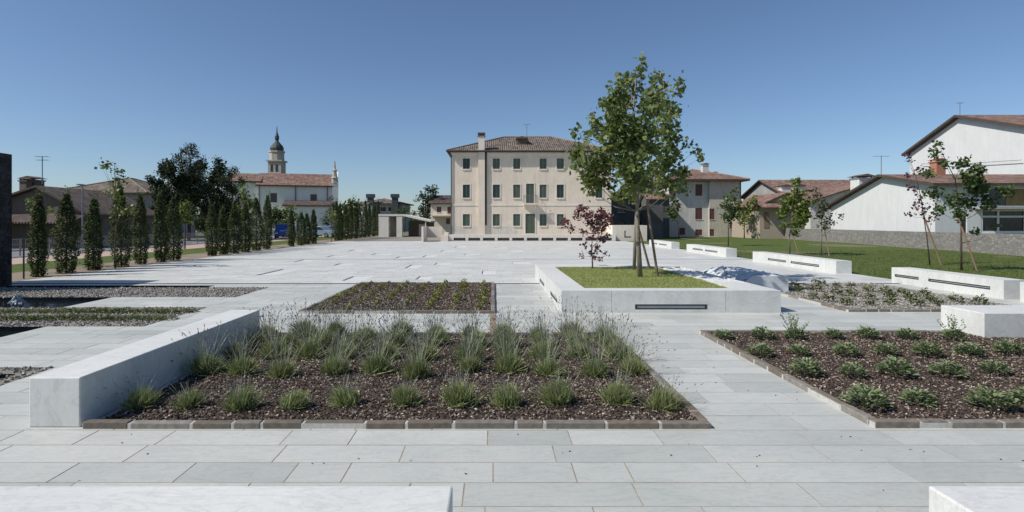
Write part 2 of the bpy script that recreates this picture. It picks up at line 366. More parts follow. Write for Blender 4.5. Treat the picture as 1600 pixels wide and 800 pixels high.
o=bed.build('pavement_base',M['joint']); tag(o,kind='structure')
# big ground: ring round the paved square
gr=MB(); BIG=4000
for (a,b,c,d) in ((-BIG,PX0,-BIG,BIG),(PX1,BIG,-BIG,BIG),(PX0,PX1,PY1,BIG),(PX0,PX1,-BIG,PY0)):
    gr.poly([(a,c,-0.02),(b,c,-0.02),(b,d,-0.02),(a,d,-0.02)])
tag(gr.build('ground',M['field']),kind='structure')
def sheet(name,rects,z,mat,kind='structure'):
    b=MB()
    for (x0,x1,y0,y1) in rects: b.poly([(x0,y0,z),(x1,y0,z),(x1,y1,z),(x0,y1,z)])
    return tag(b.build(name,mat),kind=kind)
sheet('earth_strip',[(-19,PX0,-5,90)],-0.012,M['earth'])
sheet('grass_verge',[(-22.8,-19,-5,140)],-0.012,M['grass'])
sheet('footpath',[(-27,-22.8,-5,140)],-0.010,M['pink'])
sheet('road',[(-36,-27.15,-20,200)],-0.016,M['road'])
k=MB(); k.box((-27.15,-20,-0.02),(-27.0,140,0.05)); tag(k.build('kerb',M['conc']),kind='structure')
b=MB()
for i in range(30): b.poly([(-31.6,-10+i*6,-0.012),(-31.45,-10+i*6,-0.012),(-31.45,-7+i*6,-0.012),(-31.6,-7+i*6,-0.012)])
tag(b.build('road_marking',M['paint']),kind='structure')
sheet('forecourt',[(-16.1,-5.1,59.4,90)],-0.010,M['gbase'])
# lawn, gently uneven
lw=MB(); nx,ny=26,50
lx=lambda i,y: 14.0+(38-14.0)*i/nx
def lz(x,y): return 0.0+0.05*mnoise.noise(Vector((x*0.15,y*0.12,0)))*min(1,max(0,(x-14)/3))
L=[[(14.0+24.0*i/nx, 4+78.0*j/ny) for i in range(nx+1)] for j in range(ny+1)]
for j in range(ny):
    for i in range(nx):
        lw.poly([(x,y,lz(x,y)) for (x,y) in (L[j][i],L[j][i+1],L[j+1][i+1],L[j+1][i])])
tag(lw.build('lawn',M['grass']),kind='structure')
def blades(name, n, area, zf, h=(0.03,0.07), wd=0.006, mat='blade', test=None):
    X=rng.uniform(area[0],area[1],n); Y=rng.uniform(area[2],area[3],n)
    mb=MB()
    for x,y in zip(X,Y):
        if test and not test(x,y): continue
        z=zf(x,y); a=rng.uniform(0,6.28); hh=rng.uniform(*h); l=rng.uniform(-.03,.03); m=rng.uniform(-.03,.03)
        ww=wd*(0.6+0.8*rng.random())
        mb.poly([(x-math.cos(a)*ww,y-math.sin(a)*ww,z),(x+math.cos(a)*ww,y+math.sin(a)*ww,z),(x+l,y+m,z+hh)],t=rng.random())
    return mb.build(name,M[mat])
tag(blades('grass',42000,(14.0,33,11,40),lz,(0.03,0.08),0.012,test=lambda x,y: rng.random()<(1.2-(y-11)/40)),
    'short green grass blades over the lawn behind the white benches','grass',kind='stuff')

# pools
for i,(a,b,c,d) in enumerate(POOLS):
    p=MB(); p.poly([(a,c,-0.09),(b,c,-0.09),(b,d,-0.09),(a,d,-0.09)])
    p.poly([(a,d,-0.09),(b,d,-0.09),(b,d,-0.002),(a,d,-0.002)]); p.poly([(b,c,-0.09),(b,d,-0.09),(b,d,-0.002),(b,c,-0.002)]); p.poly([(a,c,-0.09),(b,c,-0.09),(b,c,-0.002),(a,c,-0.002)])
    tag(p.build('pool_water',M['water']),kind='structure')
g=MB()
for (a,b,c,d) in GRAV: g.poly([(a,c,-0.012),(b,c,-0.012),(b,d,-0.012),(a,d,-0.012)])
tag(g.build('gravel_bed',M['gbase']),kind='structure')
for (a,b,c,d) in CHAN:
    g=MB(); g.poly([(a,c,-0.05),(b,c,-0.05),(b,d,-0.05),(a,d,-0.05)])
    for yy in (c,d): g.poly([(a,yy,-0.05),(b,yy,-0.05),(b,yy,-0.001),(a,yy,-0.001)])
    tag(g.build('channel',M['steel']),kind='structure')
sheet('narrow_channel',[(-15.9,13.8,30.55,30.72)],0.005,M['chan'])
for (a,b,c,d) in INL:
    g=MB(); h=-0.035
    g.poly([(a,c,h),(b,c,0.0),(b,d,0.0),(a,d,h)])
    for yy in (c,d): g.poly([(a,yy,h),(b,yy,0),(a,yy,0)])
    g.poly([(a,c,h),(a,d,h),(a,d,0),(a,c,0)])
    o=g.build('inlay_slab',M['inlay']); tag(o,'smooth pale marble slab sunk at a slant into the white square paving','inlay','sloping pale slabs let into the square')
b=MB(); b.box((-0.06,10.05,-0.01),(0.06,12.38,0.006)); tag(b.build('brown_paving_strip',M['strip']),kind='structure')

def scatter(n, rects, z, size, mat, name, parent=None, flat=0.35, thick=0.3, zj=0.02):
    areas=np.array([(r[1]-r[0])*(r[3]-r[2]) for r in rects]); ch=rng.choice(len(rects),n,p=areas/areas.sum())
    V=[];Fc=[];T=[]
    base=np.array([(-1,-1,-1),(1,-1,-1),(1,1,-1),(-1,1,-1),(-.8,-.8,1),(.8,-.8,1),(.8,.8,1),(-.8,.8,1)],float)
    for i in range(n):
        r=rects[ch[i]]; c=np.array([rng.uniform(r[0],r[1]),rng.uniform(r[2],r[3]),z+rng.uniform(0,zj)])
        s=np.array([rng.uniform(*size),rng.uniform(*size)*0.5,rng.uniform(*size)*thick])
        e=Matrix.Rotation(rng.uniform(0,6.28),3,'Z')@Matrix.Rotation(rng.normal(0,flat),3,'X')@Matrix.Rotation(rng.normal(0,flat),3,'Y')
        q=(base*s+rng.normal(0,0.12,(8,3))*s)@np.array(e).T+c; k=len(V); V+=q.tolist()
        Fc+=[(k+4,k+5,k+6,k+7),(k,k+1,k+5,k+4),(k+1,k+2,k+6,k+5),(k+2,k+3,k+7,k+6),(k+3,k,k+4,k+7)]; T+=[rng.random()**1.3]*5
    mb=MB(); mb.v=V; mb.f=Fc; mb.t=T; mb.m=[0]*len(Fc)
    return mb.build(name,mat,parent)
tag(scatter(9000,GRAV,-0.01,(0.012,0.03),M['gravel'],'gravel',thick=0.5),'grey gravel spread round the black pools','gravel',kind='stuff')

# ------------------------------------------------------------------ beds
def flower_bed(x0,x1,y0,y1,label,n,edge_gap=None,chips='bark',sides='fblr',soil='soil',sz=(0.006,0.02),extra=()):
    root=empty('flower_bed',(0,0,0),label,'flower bed')
    e=0.09; rects=[(x0+e,x1-e,y0+e,y1-e)]+list(extra)
    b=MB()
    for (a,bb,c,d) in rects: b.box((a,c,-0.02),(bb,d,0.028),skip=('b',))
    b.build('soil',M[soil],root)
    ch=scatter(n,rects,0.03,sz,M[chips],'mulch' if chips=='bark' else 'gravel',root); ch['kind']='stuff'
    def run(p,q,axis,fixed,lo,hi):
        x=p; first=True
        while x<q-0.02:
            ln=min(random.choice((0.28,0.4,0.46,0.52,0.6)),q-x)
            if q-(x+ln)<0.15: ln=q-x
            h=0.062+random.uniform(-0.006,0.006); j=random.uniform(-0.004,0.004)
            m=MB()
            if axis=='x': m.box((x+0.012,lo+j,-0.012),(x+ln-0.012,hi+j,h),t=random.random())
            else: m.box((lo+j,x+0.012,-0.012),(hi+j,x+ln-0.012,h),t=random.random())
            t=m.t[0]; me=m.mesh('edging_stone',M['edge'],bevel=0.01)
            a=me.attributes.new('tint','FLOAT','FACE'); a.data.foreach_set('value',[t]*len(me.polygons))
            link('edging_stone',me,root); x+=ln
        m=MB()
        if axis=='x': m.box((p+0.01,lo+0.003,-0.012),(q-0.01,hi-0.006,0.052))
        else: m.box((lo+0.003,p+0.01,-0.012),(hi-0.006,q-0.01,0.052))
        return m
    mo=[]
    if 'f' in sides: mo.append(run(x0,x1,'x',0,y0,y0+e))
    if 'b' in sides: mo.append(run(x0,x1,'x',0,y1-e,y1))
    if 'l' in sides: mo.append(run(y0+e,y1-e,'y',0,x0,x0+e))
    if 'r' in sides: mo.append(run(y0+e,y1-e,'y',0,x1-e,x1))
    mm=MB()
    for m in mo:
        k=len(mm.v); mm.v+=m.v; mm.f+=[tuple(i+k for i in f) for f in m.f]; mm.t+=m.t; mm.m+=m.m
    mm.build('mortar_bed',M['mortar'],root)
    return root
flower_bed(-3.98,2.12,5.50,10.02,'bark mulched bed edged in brown stone full of lavender, beside the long low bench',34000,sides='fbr')
flower_bed(3.70,9.9,5.52,10.22,'dark mulched bed of low sage plants at the right, edged in brown stone',26000,sides='fbl')
flower_bed(-4.27,0.05,12.42,18.38,'square mulched bed with small yellow green seedlings in the middle of the paving',16000,sz=(0.008,0.026))
flower_bed(7.9,12.3,12.65,16.2,'pale gravel bed with scattered low shrubs beside the rough marble block',9000,chips='gravel',soil='gbase',sides='fl',sz=(0.012,0.03),extra=[(8.75,12.2,16.11,18.3)])

# ------------------------------------------------------------------ marble blocks and benches
def marble_box(name,x0,x1,y0,y1,h,label,cat,group=None,z=0.0,mat='block'):
    m=MB(); m.box((x0,y0,z),(x1,y1,h)); return tag(m.build(name,M[mat],bevel=0.012),label,cat,group)
marble_box('stone_bench',-4.52,-4.02,5.54,9.82,0.487,'long low pale marble bench along the left side of the lavender bed','bench')
marble_box('stone_block',-4.6,-0.23,2.62,3.27,0.487,'pale marble slab bench cut off by the bottom left edge of the picture','bench')
marble_box('stone_block',2.5,5.2,2.62,3.27,0.487,'white marble block cut off by the bottom right corner of the picture','bench')
marble_box('stone_bench',8.36,12.6,9.68,10.62,0.45,'wide white marble bench at the back right corner of the sage bed','bench')

def slot_wall(m,o,u,n_,length,h,holes,depth=0.06):   # wall face with real rectangular recesses; m index 0 stone, recess dark (1)
    o=Vector(o);u=Vector(u);n_=Vector(n_);Z=Vector((0,0,1))
    us=sorted(set([0,length]+[q for hh in holes for q in hh[:2]])); zs=sorted(set([0,h]+[q for hh in holes for q in hh[2:4]]))
    pt=lambda a,b,c=0: o+u*a+Z*b-n_*c
    for a,b in zip(us,us[1:]):
        for c,d in zip(zs,zs[1:]):
            if any(hh[0]<=a+1e-6 and b<=hh[1]+1e-6 and hh[2]<=c+1e-6 and d<=hh[3]+1e-6 for hh in holes): continue
            m.poly([pt(a,c),pt(b,c),pt(b,d),pt(a,d)])
    for (a,b,c,d) in [hh[:4] for hh in holes]:
        m.poly([pt(a,c),pt(b,c),pt(b,c,depth),pt(a,c,depth)],m=1); m.poly([pt(a,d,depth),pt(b,d,depth),pt(b,d),pt(a,d)],m=1)
        m.poly([pt(a,c),pt(a,c,depth),pt(a,d,depth),pt(a,d)],m=1); m.poly([pt(b,c,depth),pt(b,c),pt(b,d),pt(b,d,depth)],m=1)
def slot_parts(root,o,u,n_,holes,depth=0.06):
    for (a,b,c,d) in holes:
        s=MB(); s.obox(o,u,n_,(a,b),(-depth-0.01,-depth),(c,d)); s.obox(o,u,n_,(a+0.001,b-0.001),(-depth,-0.004),(c+0.001,c+0.022)); s.obox(o,u,n_,(a+0.001,b-0.001),(-depth,-0.004),(d-0.022,d-0.001))
        s.obox(o,u,n_,(a+0.001,a+0.03),(-depth,-0.004),(c+0.023,d-0.023)); s.obox(o,u,n_,(b-0.03,b-0.001),(-depth,-0.004),(c+0.023,d-0.023))
        f=s.build('recessed_light',M['steel'],root)
        g=MB(); g.obox(o,u,n_,(a+0.05,b-0.05),(-depth+0.001,-0.02),(c+0.035,d-0.035)); g.build('lens',M['slotgl'],f)

def slotted_bench(x0,x1,y0,y1,h,holes,label,seams=()):
    root=empty('stone_bench',(0,0,0),label,'bench','slotted white benches along the edge of the lawn')
    m=MB(); o=(x0,y1,0); u=(0,-1,0); n_=(-1,0,0)
    slot_wall(m,o,u,n_,y1-y0,h,holes+[(q,q+0.007,0,h-0.004) for q in ((holes[0][1]+holes[-1][0])/2,) if len(holes)>1])
    m.poly([(x0,y0,0),(x1,y0,0),(x1,y0,h),(x0,y0,h)]); m.poly([(x1,y0,0),(x1,y1,0),(x1,y1,h),(x1,y0,h)]); m.poly([(x1,y1,0),(x0,y1,0),(x0,y1,h),(x1,y1,h)])
    m.poly([(x0,y0,h),(x1,y0,h),(x1,y1,h),(x0,y1,h)])
    m.build('block',[M['block'],M['steel']],root); slot_parts(root,o,u,n_,holes)
    return root
BX0,BX1=13.25,13.85
slotted_bench(BX0,BX1,21.95,29.0,0.5,[(1.6,3.3,0.17,0.27),(3.7,5.9,0.17,0.27)],'slotted white bench at the lawn edge nearest the staked tree with yellowish leaves')
slotted_bench(BX0,BX1,32.3,38.9,0.5,[(1.2,3.0,0.19,0.29),(3.4,5.3,0.19,0.29)],'slotted white bench at the lawn edge, second farthest, below the pale stuccoed house')
slotted_bench(BX0,BX1,42.2,48.2,0.5,[(0.8,2.4,0.2,0.3),(2.9,4.8,0.2,0.3)],'farthest small slotted white bench, just right of the planter trees')
slotted_bench(BX0,BX1,17.45,18.9,0.5,[(0.15,1.2,0.2,0.29)],'short slotted white bench section in front of the plum tree at the lawn edge')
slotted_bench(BX0-0.03,BX1,14.72,17.42,0.497,[(0.15,2.3,0.2,0.29)],'slotted white bench with a grey square end below the large staked tree at right')
slotted_bench(BX0,BX1+0.05,9.0,14.3,0.5,[(0.25,2.6,0.2,0.29),(2.9,4.8,0.2,0.29)],'nearest slotted white bench, cut off by the right edge of the picture')

# raised planter with lawn
root=empty('raised_planter',(0,0,0),'large square raised white marble planter filled with lawn, trees growing in it','planter')
X0,X1,Y0,Y1,H=1.52,6.36,12.56,20.4,0.487
m=MB(); hf=[(1.62,3.22,0.07,0.185)]; hl=[(2.0,3.6,0.09,0.19),(5.4,7.0,0.09,0.19)]
slot_wall(m,(X0,Y0,0),(1,0,0),(0,-1,0),X1-X0,H,hf+[(q,q+0.006,0,H-0.004) for q in (1.1,3.62)]); slot_wall(m,(X0,Y1,0),(0,-1,0),(-1,0,0),Y1-Y0,H,hl+[(q,q+0.006,0,H-0.004) for q in (1.6,4.5,7.2)])
m.poly([(X1,Y0,0),(X1,Y1,0),(X1,Y1,H),(X1,Y0,H)]); m.poly([(X1,Y1,0),(X0,Y1,0),(X0,Y1,H),(X1,Y1,H)])
IX0,IX1,IY0,IY1=2.10,5.55,13.05,19.3
for (a,b,c,d) in ((X0,X1,Y0,IY0),(X0,IX0,IY0,IY1),(X0,X1,IY1,Y1)): m.poly([(a,c,H),(b,c,H),(b,d,H),(a,d,H)])
for q in (((IX0,IY0),(IX1,IY0)),((IX1,IY1),(IX0,IY1)),((IX0,IY1),(IX0,IY0))):
    (a,b),(c,d)=q; m.poly([(a,b,H),(c,d,H),(c,d,H-0.06),(a,b,H-0.06)])
# right rim, smooth at the front and split rough towards the back
ny=60; nxr=8
def rimx(j,i):
    y=IY0+(IY1-IY0)*j/ny; t=min(1,max(0,(y-13.8)/1.5)); x=IX1+(X1-IX1)*i/nxr
    if 0<i<nxr or i==0: x+=t*0.10*mnoise.noise(Vector((x*4,y*3,2)))*(1 if i<nxr else 0)
    z=H+t*(0.05*mnoise.noise(Vector((x*5,y*4,0)))+0.03*mnoise.noise(Vector((x*13,y*11,4)))-0.03)
    return (x,y,z)
for j in range(ny):
    for i in range(nxr): m.poly([rimx(j,i),rimx(j,i+1),rimx(j+1,i+1),rimx(j+1,i)])
    a=rimx(j,0); b=rimx(j+1,0); m.poly([a,b,(b[0],b[1],H-0.08),(a[0],a[1],H-0.08)])
m.build('wall',[M['block'],M['steel']],root)
slot_parts(root,(X0,Y0,0),(1,0,0),(0,-1,0),hf); slot_parts(root,(X0,Y1,0),(0,-1,0),(-1,0,0),hl)
g=MB()
PL=lambda x,y: 0.452+0.02*mnoise.noise(Vector((x*0.8,y*0.8,1)))
for i in range(12):
    for j in range(20):
        xs=[IX0-0.01+(IX1+0.12-IX0)*(i+k)/12 for k in (0,1)]; yy=[IY0-0.01+(IY1+0.02-IY0)*(j+k)/20 for k in (0,1)]
        g.poly([(xs[0],yy[0],PL(xs[0],yy[0])),(xs[1],yy[0],PL(xs[1],yy[0])),(xs[1],yy[1],PL(xs[1],yy[1])),(xs[0],yy[1],PL(xs[0],yy[1]))])
g.build('turf',M['turf'],root)
tag(blades('grass',36000,(IX0+.01,IX1-.02,IY0+.01,IY1-.01),PL,(0.015,0.04),0.006,'blade2'),'short bright grass growing in the raised white planter','grass',kind='stuff')

# rough split marble block
root=empty('rough_marble_block',(0,0,0),'rough split white marble block with one sawn end, right of the planter','stone block')
bm=bmesh.new(); nx,nz,nyy=6,5,90
FS=[(Vector((random.uniform(6.6,8.8),random.uniform(16.2,20),random.uniform(-.1,.6))),Vector((random.uniform(-1,1),random.uniform(-1,1),random.uniform(-1,1))),random.uniform(-1,1)) for _ in range(260)]
def facet(p):
    c=min(FS,key=lambda q:(q[0]-p).length_squared); return c[2]*0.13+(p-c[0]).dot(c[1])*0.6
def rb(u,v,w_):   # u 0..1 across, v along y, w up
    y=16.35+v*3.3; xl=7.45-0.45*(1-w_); x=xl+(8.5-xl)*u
    k=min(1,v*14)*(1-0.75*u)
    d=facet(Vector((x,y,0.45*w_))) if k>0 else 0
    x+=k*d*1.2*(1-u); z=0.45*w_+min(1,w_*1.5)*k*(d*0.55-0.02)
    return (x,y,max(0,z))
m=MB()
for j in range(nyy):
    for k in range(8):
        a=lambda jj,kk: rb(0,jj/nyy,kk/8)
        m.poly([a(j+1,k),a(j,k),a(j,k+1),a(j+1,k+1)])
        c=lambda jj,kk: rb(1,jj/nyy,kk/8)
        m.poly([c(j,k),c(j+1,k),c(j+1,k+1),c(j,k+1)])
    for i in range(8):
        a=lambda jj,ii: rb(ii/8,jj/nyy,1)
        m.poly([a(j,i),a(j,i+1),a(j+1,i+1),a(j+1,i)])
for i in range(8):
    for k in range(8):
        for vv,rev in ((0,False),(1,True)):
            q=[rb(i/8,vv,k/8),rb((i+1)/8,vv,k/8),rb((i+1)/8,vv,(k+1)/8),rb(i/8,vv,(k+1)/8)]
            m.poly(q[::-1] if rev else q)
m.build('block',M['rough'],root)
def rock(loc,s,seed,label,flat=0.6):
    bm=bmesh.new(); bmesh.ops.create_icosphere(bm,subdivisions=3,radius=1)
    for v in bm.verts:
        p=v.co.copy(); n=mnoise.noise(p*1.1+Vector((seed,0,0)))*0.5+mnoise.noise(p*3+Vector((0,seed,0)))*0.2
        # cleave
        d=1+n; c=p*d
        for ax in (Vector((0.8,0.3,0.5)),Vector((-0.5,0.7,0.5)),Vector((0,-0.8,0.6)),Vector((0,0,1))):
            a=ax.normalized(); e=c.dot(a)-0.72
            if e>0: c-=a*e*0.9
        v.co=Vector((c.x*s[0],c.y*s[1],max(-0.02,c.z*s[2])))
    me=bpy.data.meshes.new('marble_fragment'); bm.to_mesh(me); bm.free(); me.materials.append(M['rough'])
    o=link('marble_fragment',me,None,loc); o.rotation_euler=(0,0,seed); return tag(o,label,'rock','broken marble pieces by the planter')
fr=[((6.75,19.0,0.0),(0.25,0.5,0.16)),((7.0,17.9,0.0),(0.28,0.45,0.2)),((6.72,17.2,0.0),(0.2,0.3,0.14)),((7.2,20.3,0),(0.35,0.5,0.14)),((6.85,16.2,0),(0.2,0.28,0.13)),((6.9,21.2,0),(0.4,0.45,0.12)),((7.75,20.6,0),(0.3,0.4,0.22))]
for i,(l,s) in enumerate(fr): rock(l,s,i*1.7+0.4,'jagged white marble piece lying between the planter and the rough block')

# black wall and fountain jet, fence post
m=MB(); n=14
xs=[-19.5+(4.2)*i/n for i in range(n+1)]
tops=[4.5-0.35*(i/n)**2+(0.05 if i<10 else 0) for i in range(n+1)]
for i in range(n): m.prism([(0,0,0),(0,2.3,0),(0,2.3,0)],(xs[i],15.8,0),(xs[i],15.8,0)) if False else None
m=MB()
for i in range(n):
    a,b=xs[i],xs[i+1]; za,zb=tops[i],tops[i+1]
    m.poly([(a,15.8,-0.1),(b,15.8,-0.1),(b,15.8,zb),(a,15.8,za)]); m.poly([(b,18.1,-0.1),(a,18.1,-0.1),(a,18.1,za),(b,18.1,zb)])
    m.poly([(a,15.8,za),(b,15.8,zb),(b,18.1,zb),(a,18.1,za)])
m.poly([(xs[-1],15.8,-0.1),(xs[-1],18.1,-0.1),(xs[-1],18.1,tops[-1]),(xs[-1],15.8,tops[-1])])
m.poly([(xs[0],15.8,-0.1),(xs[0],18.1,-0.1),(xs[0],18.1,tops[0]),(xs[0],15.8,tops[0])])
tag(m.build('stone_wall',M['black'],uv=True),'tall black rough stone wall at the left edge over the dark pool','wall')
m=MB(); 
for k in range(90):
    a=rng.uniform(0,6.28); r=0.15*math.sqrt(rng.random()); h=0.44*(1-r/0.2)*rng.uniform(0.5,1)+0.03
    x,y=math.cos(a)*r,math.sin(a)*r; s=rng.uniform(0.012,0.03)
    m.tube([(x*0.5,y*0.5,0),(x*0.8,y*0.8,h*0.7),(x,y,h),(x*1.35,y*1.35,h*0.8)],[s,s*1.1,s,0.004],5)
o=m.build('water_jet',M['foam'],None,(AX(27,13.9),13.9,-0.09)); tag(o,'low bubbling white water jet in the dark pool before the black wall','fountain')
m=MB(); m.box((-0.02,-0.02,0),(0.02,0.02,1.38)); m.box((-0.026,-0.026,1.38),(0.026,0.026,1.41)); o=m.build('fence_post',M['post'],None,(AX(37,20.2),20.2,-0.01)); tag(o,'thin black metal post beside the first cypress at left','post')

# ------------------------------------------------------------------ foliage
def leaf_mesh(name, C, size, mat, shape='leaf', up=0.4, tints=None):
    n=len(C); mb=MB()
    if shape=='leaf': base=np.array([(0,-.5,0),(.40,-.18,-.08),(.46,.14,-.1),(.16,.28,-.02),(0,.55,-.05),(-.16,.28,-.02),(-.46,.14,-.1),(-.40,-.18,-.08)])
    elif shape=='quad': base=np.array([(0,-.5,0),(.3,0,-.05),(0,.5,0),(-.3,0,-.05)])
    else: base=np.array([(0,-.5,0),(.14,0,0),(0,.5,0),(-.14,0,0)])
    nv=len(base)
    nrm=rng.normal(0,1,(n,3)); nrm[:,2]+=up*2; nrm/=np.linalg.norm(nrm,axis=1)[:,None]
    t=rng.normal(0,1,(n,3)); t-=nrm*(t*nrm).sum(1)[:,None]; t/=np.linalg.norm(t,axis=1)[:,None]
    b=np.cross(nrm,t); s=size*rng.uniform(0.65,1.2,n)
    V=C[:,None,:]+s[:,None,None]*(base[None,:,0:1]*t[:,None,:]+base[None,:,1:2]*b[:,None,:]+base[None,:,2:3]*nrm[:,None,:])
    me=bpy.data.meshes.new(name)
    me.vertices.add(n*nv); me.vertices.foreach_set('co',V.reshape(-1))
    me.loops.add(n*nv); me.loops.foreach_set('vertex_index',np.arange(n*nv,dtype=np.int32))
    me.polygons.add(n); me.polygons.foreach_set('loop_start',np.arange(n,dtype=np.int32)*nv)
    try: me.polygons.foreach_set('loop_total',np.full(n,nv,dtype=np.int32))
    except Exception: pass
    me.update(calc_edges=True)
    a=me.attributes.new('tint','FLOAT','FACE'); a.data.foreach_set('value',np.clip(rng.normal(0.5,0.22,n) if tints is None else tints,0,1).astype(np.float32))
    me.materials.append(mat); return me

def tree(name,label,Y,base_px,blobs,trunk_px,leafmat,size,dens,depth,z0=0.0,group=None,cat='tree',r0=0.05,bark='trunk',stake=None,shape='leaf',base=None,clump=7,stakelabel=None):
    """blobs in picture pixels at distance Y, each given its own depth; turned into metres round the trunk foot"""
    bx=AX(base_px,Y); root=empty(name,(bx,Y,z0),label,cat,group)
    W=lambda px,py,dy=0: Vector((AX(px,Y)-bx,dy,AZ(py,Y)-z0))
    tb=MB(); tp=[Vector((0,0,0))]+[W(px,py,(rng.uniform(-.05,.05))) for (px,py) in trunk_px]
    n=len(tp); tb.tube(tp,[r0*(1-0.78*i/(n-1)) for i in range(n)],8)
    C=[]; T=[]
    for (px,py,r) in blobs:
        rr_=r*Y/F; dy=rng.uniform(-depth,depth); c=W(px,py,dy)
        # limb
        cand=[p for p in tp[1:] if p.z<c.z-0.1] or [tp[1]]
        s=min(cand,key=lambda p:(p-c).length+0.3*abs(p.z-c.z)); mid=(s+c)/2+Vector((rng.uniform(-.05,.05),0,-0.12*(c-s).length))
        tb.tube([s,mid,c],[r0*0.28,r0*0.17,r0*0.05],5,cap=False)
        nc=max(4,int(dens*(rr_/size)**2*5.0))
        for k in range(int(nc*0.95)):
            d=rng.normal(0,1,3); d/=np.linalg.norm(d); q=np.array(c)+d*rr_*np.array([1,1.1,1])*rng.uniform(0.12,0.98)**0.6
            m_=clump; tt=rng.normal(0.5,0.13)
            C.append(q+rng.normal(0,size*0.62,(m_,3))); T.append(np.full(m_,tt)+rng.normal(0,0.16,m_))
    C=np.concatenate(C); T=np.concatenate(T)
    tb.build('trunk',M[bark],root,smooth=True)
    link('crown',leaf_mesh('crown',C,size,M[leafmat],shape,tints=T),root)
    if stake:
        (ax,ay),(bx_,by),yb=stake
        a=Vector((AX(ax,yb),yb,z0-0.05)); b=Vector((AX(bx_,Y),Y+0.02,AZ(by,Y)))
        m=MB(); m.tube([Vector((0,0,0)),(b-a)*0.5,b-a],[0.04,0.037,0.033],8)
        o=m.build('tree_stake',M['stake'],None,a); tag(o,stakelabel or 'leaning brown wooden stake propping a tree','stake','leaning tree stakes')
    return root

front=[(995,106,11),(988,124,17),(965,146,18),(945,162,12),(985,150,22),(1005,170,22),(958,172,22),(985,195,30),(950,205,24),(925,185,8),(922,200,13),(940,225,22),
       (897,213,8),(903,232,14),(915,250,20),(945,250,28),(980,230,32),(1010,225,24),(975,265,30),(900,262,9),(922,275,18),(950,285,20),(985,290,22),(935,262,20),(1000,255,24),(965,305,12),(930,297,10),(1010,280,20),(912,216,9),(948,186,16),(1005,200,22),(970,130,10),(1003,132,14)]
rear=[(1040,122,17),(1055,138,13),(1030,150,18),(1050,165,18),(1035,180,20),(1052,195,12),(1030,205,22),(1045,225,15),(1030,240,22),(1025,265,22),(1050,250,16),(1062,228,8),(1090,232,9),(1086,248,8),(1078,262,6),(1060,275,14),(1045,290,14),(1020,295,16),(1075,288,10),(1000,300,14),(1035,262,18),(1028,118,8),(1020,172,18),(1070,270,8)]
tree('maple_tree','large broad leaved green tree, front trunk of the pair in the raised planter',15.95,1000.5,front,[(997,380),(996,330),(996,280),(993,220),(990,170),(994,120)],'maple',0.14,0.68,0.95,z0=0.44,r0=0.075,
     group='green trees in the raised planter',stake=((1028,431),(1011,315),16.3),stakelabel='leaning brown stake in the planter, nearer and longer of its two')
tree('maple_tree','green broad leaved tree, rear slimmer trunk of the pair in the raised planter',18.5,991,rear,[(992,370),(994,330),(1008,280),(1022,230),(1030,180),(1038,130)],'maple',0.15,0.56,0.8,z0=0.44,r0=0.06,
     group='green trees in the raised planter',stake=((1016,420),(996,348),18.9),stakelabel='leaning brown stake in the planter, farther and shorter of its two')
redb=[(908,326,8),(914,333,8),(937,337,11),(950,337,7),(902,338,7),(887,350,6),(896,356,6),(906,362,5),(920,346,7),(930,350,8),(926,360,5),(941,356,7),(945,372,7),(933,373,5),(911,386,4),(931,390,7),(924,397,3),(941,398,4),(934,406,3),(910,399,2),(882,345,4),(946,348,8),(921,372,4)]
tree('red_maple','small wine red Japanese maple at the back of the raised planter','x' and 18.9,926,redb,[(925,400),(924,385),(928,365),(926,340)],'redleaf',0.09,0.9,0.6,z0=0.44,r0=0.028,bark='trunk',clump=5)
# saplings on the lawn
tree('sapling','staked young tree with yellow green leaves on the lawn before the stone barn',35.6,1234,[(1240,284,7),(1240,300,9),(1234,318,14),(1250,318,12),(1228,334,10),(1246,336,13),(1238,350,11),(1256,334,7),(1226,352,6),(1243,362,6)],
     [(1234,370),(1238,340),(1240,300),(1240,284)],'lime',0.16,0.85,0.6,r0=0.045,group='young staked trees on the lawn',stake=((1249,398),(1236,358),35.2),stakelabel='leaning stake of the young yellow green tree on the lawn')
tree('sapling','thin grey olive young tree on the lawn before the white gable',34.2,1283,[(1277,296,6),(1282,308,8),(1276,320,10),(1288,322,9),(1284,336,12),(1282,350,8),(1292,344,6),(1310,338,3)],
     [(1283,370),(1284,340),(1281,310),(1278,296)],'olive',0.14,0.42,0.5,r0=0.04,group='young staked trees on the lawn',stake=((1296,400),(1288,355),33.8),stakelabel='leaning stake of the thin olive grey tree on the lawn')
tree('sapling','slim green tree on the far lawn against the pale stuccoed house',48,1138,[(1142,298,6),(1142,310,9),(1135,322,10),(1148,324,10),(1132,336,8),(1142,338,11),(1152,336,7)],
     [(1138,360),(1140,330),(1142,300)],'grleaf',0.2,0.5,0.7,r0=0.05,group='young staked trees on the lawn',bark='trunkd')
tree('sapling','small round headed dark green tree on the far lawn beside the planter trees',68,1061,[(1052,312,7),(1056,322,9),(1048,328,8),(1056,336,8),(1050,338,6)],
     [(1059,350),(1055,325),(1053,312)],'grleaf',0.24,0.6,0.8,r0=0.06,group='young staked trees on the lawn',bark='trunkd')
tree('plum_tree','sparse dark purple leaved plum tree on the lawn in front of the white house',26.5,1453,[(1417,242,5),(1421,247,4),(1428,264,4),(1438,270,6),(1450,272,5),(1430,296,6),(1424,292,4),(1440,312,7),(1448,320,6),(1432,322,3),(1428,336,4),(1452,338,5),(1456,308,4),(1443,332,5),(1450,345,3),(1418,272,3)],
     [(1449,370),(1444,340),(1440,310),(1432,275),(1417,240)],'purple',0.13,0.5,0.35,r0=0.03,bark='trunkd',clump=5,stake=((1472,415),(1444,338),26.2),stakelabel='leaning stake of the plum tree on the lawn')
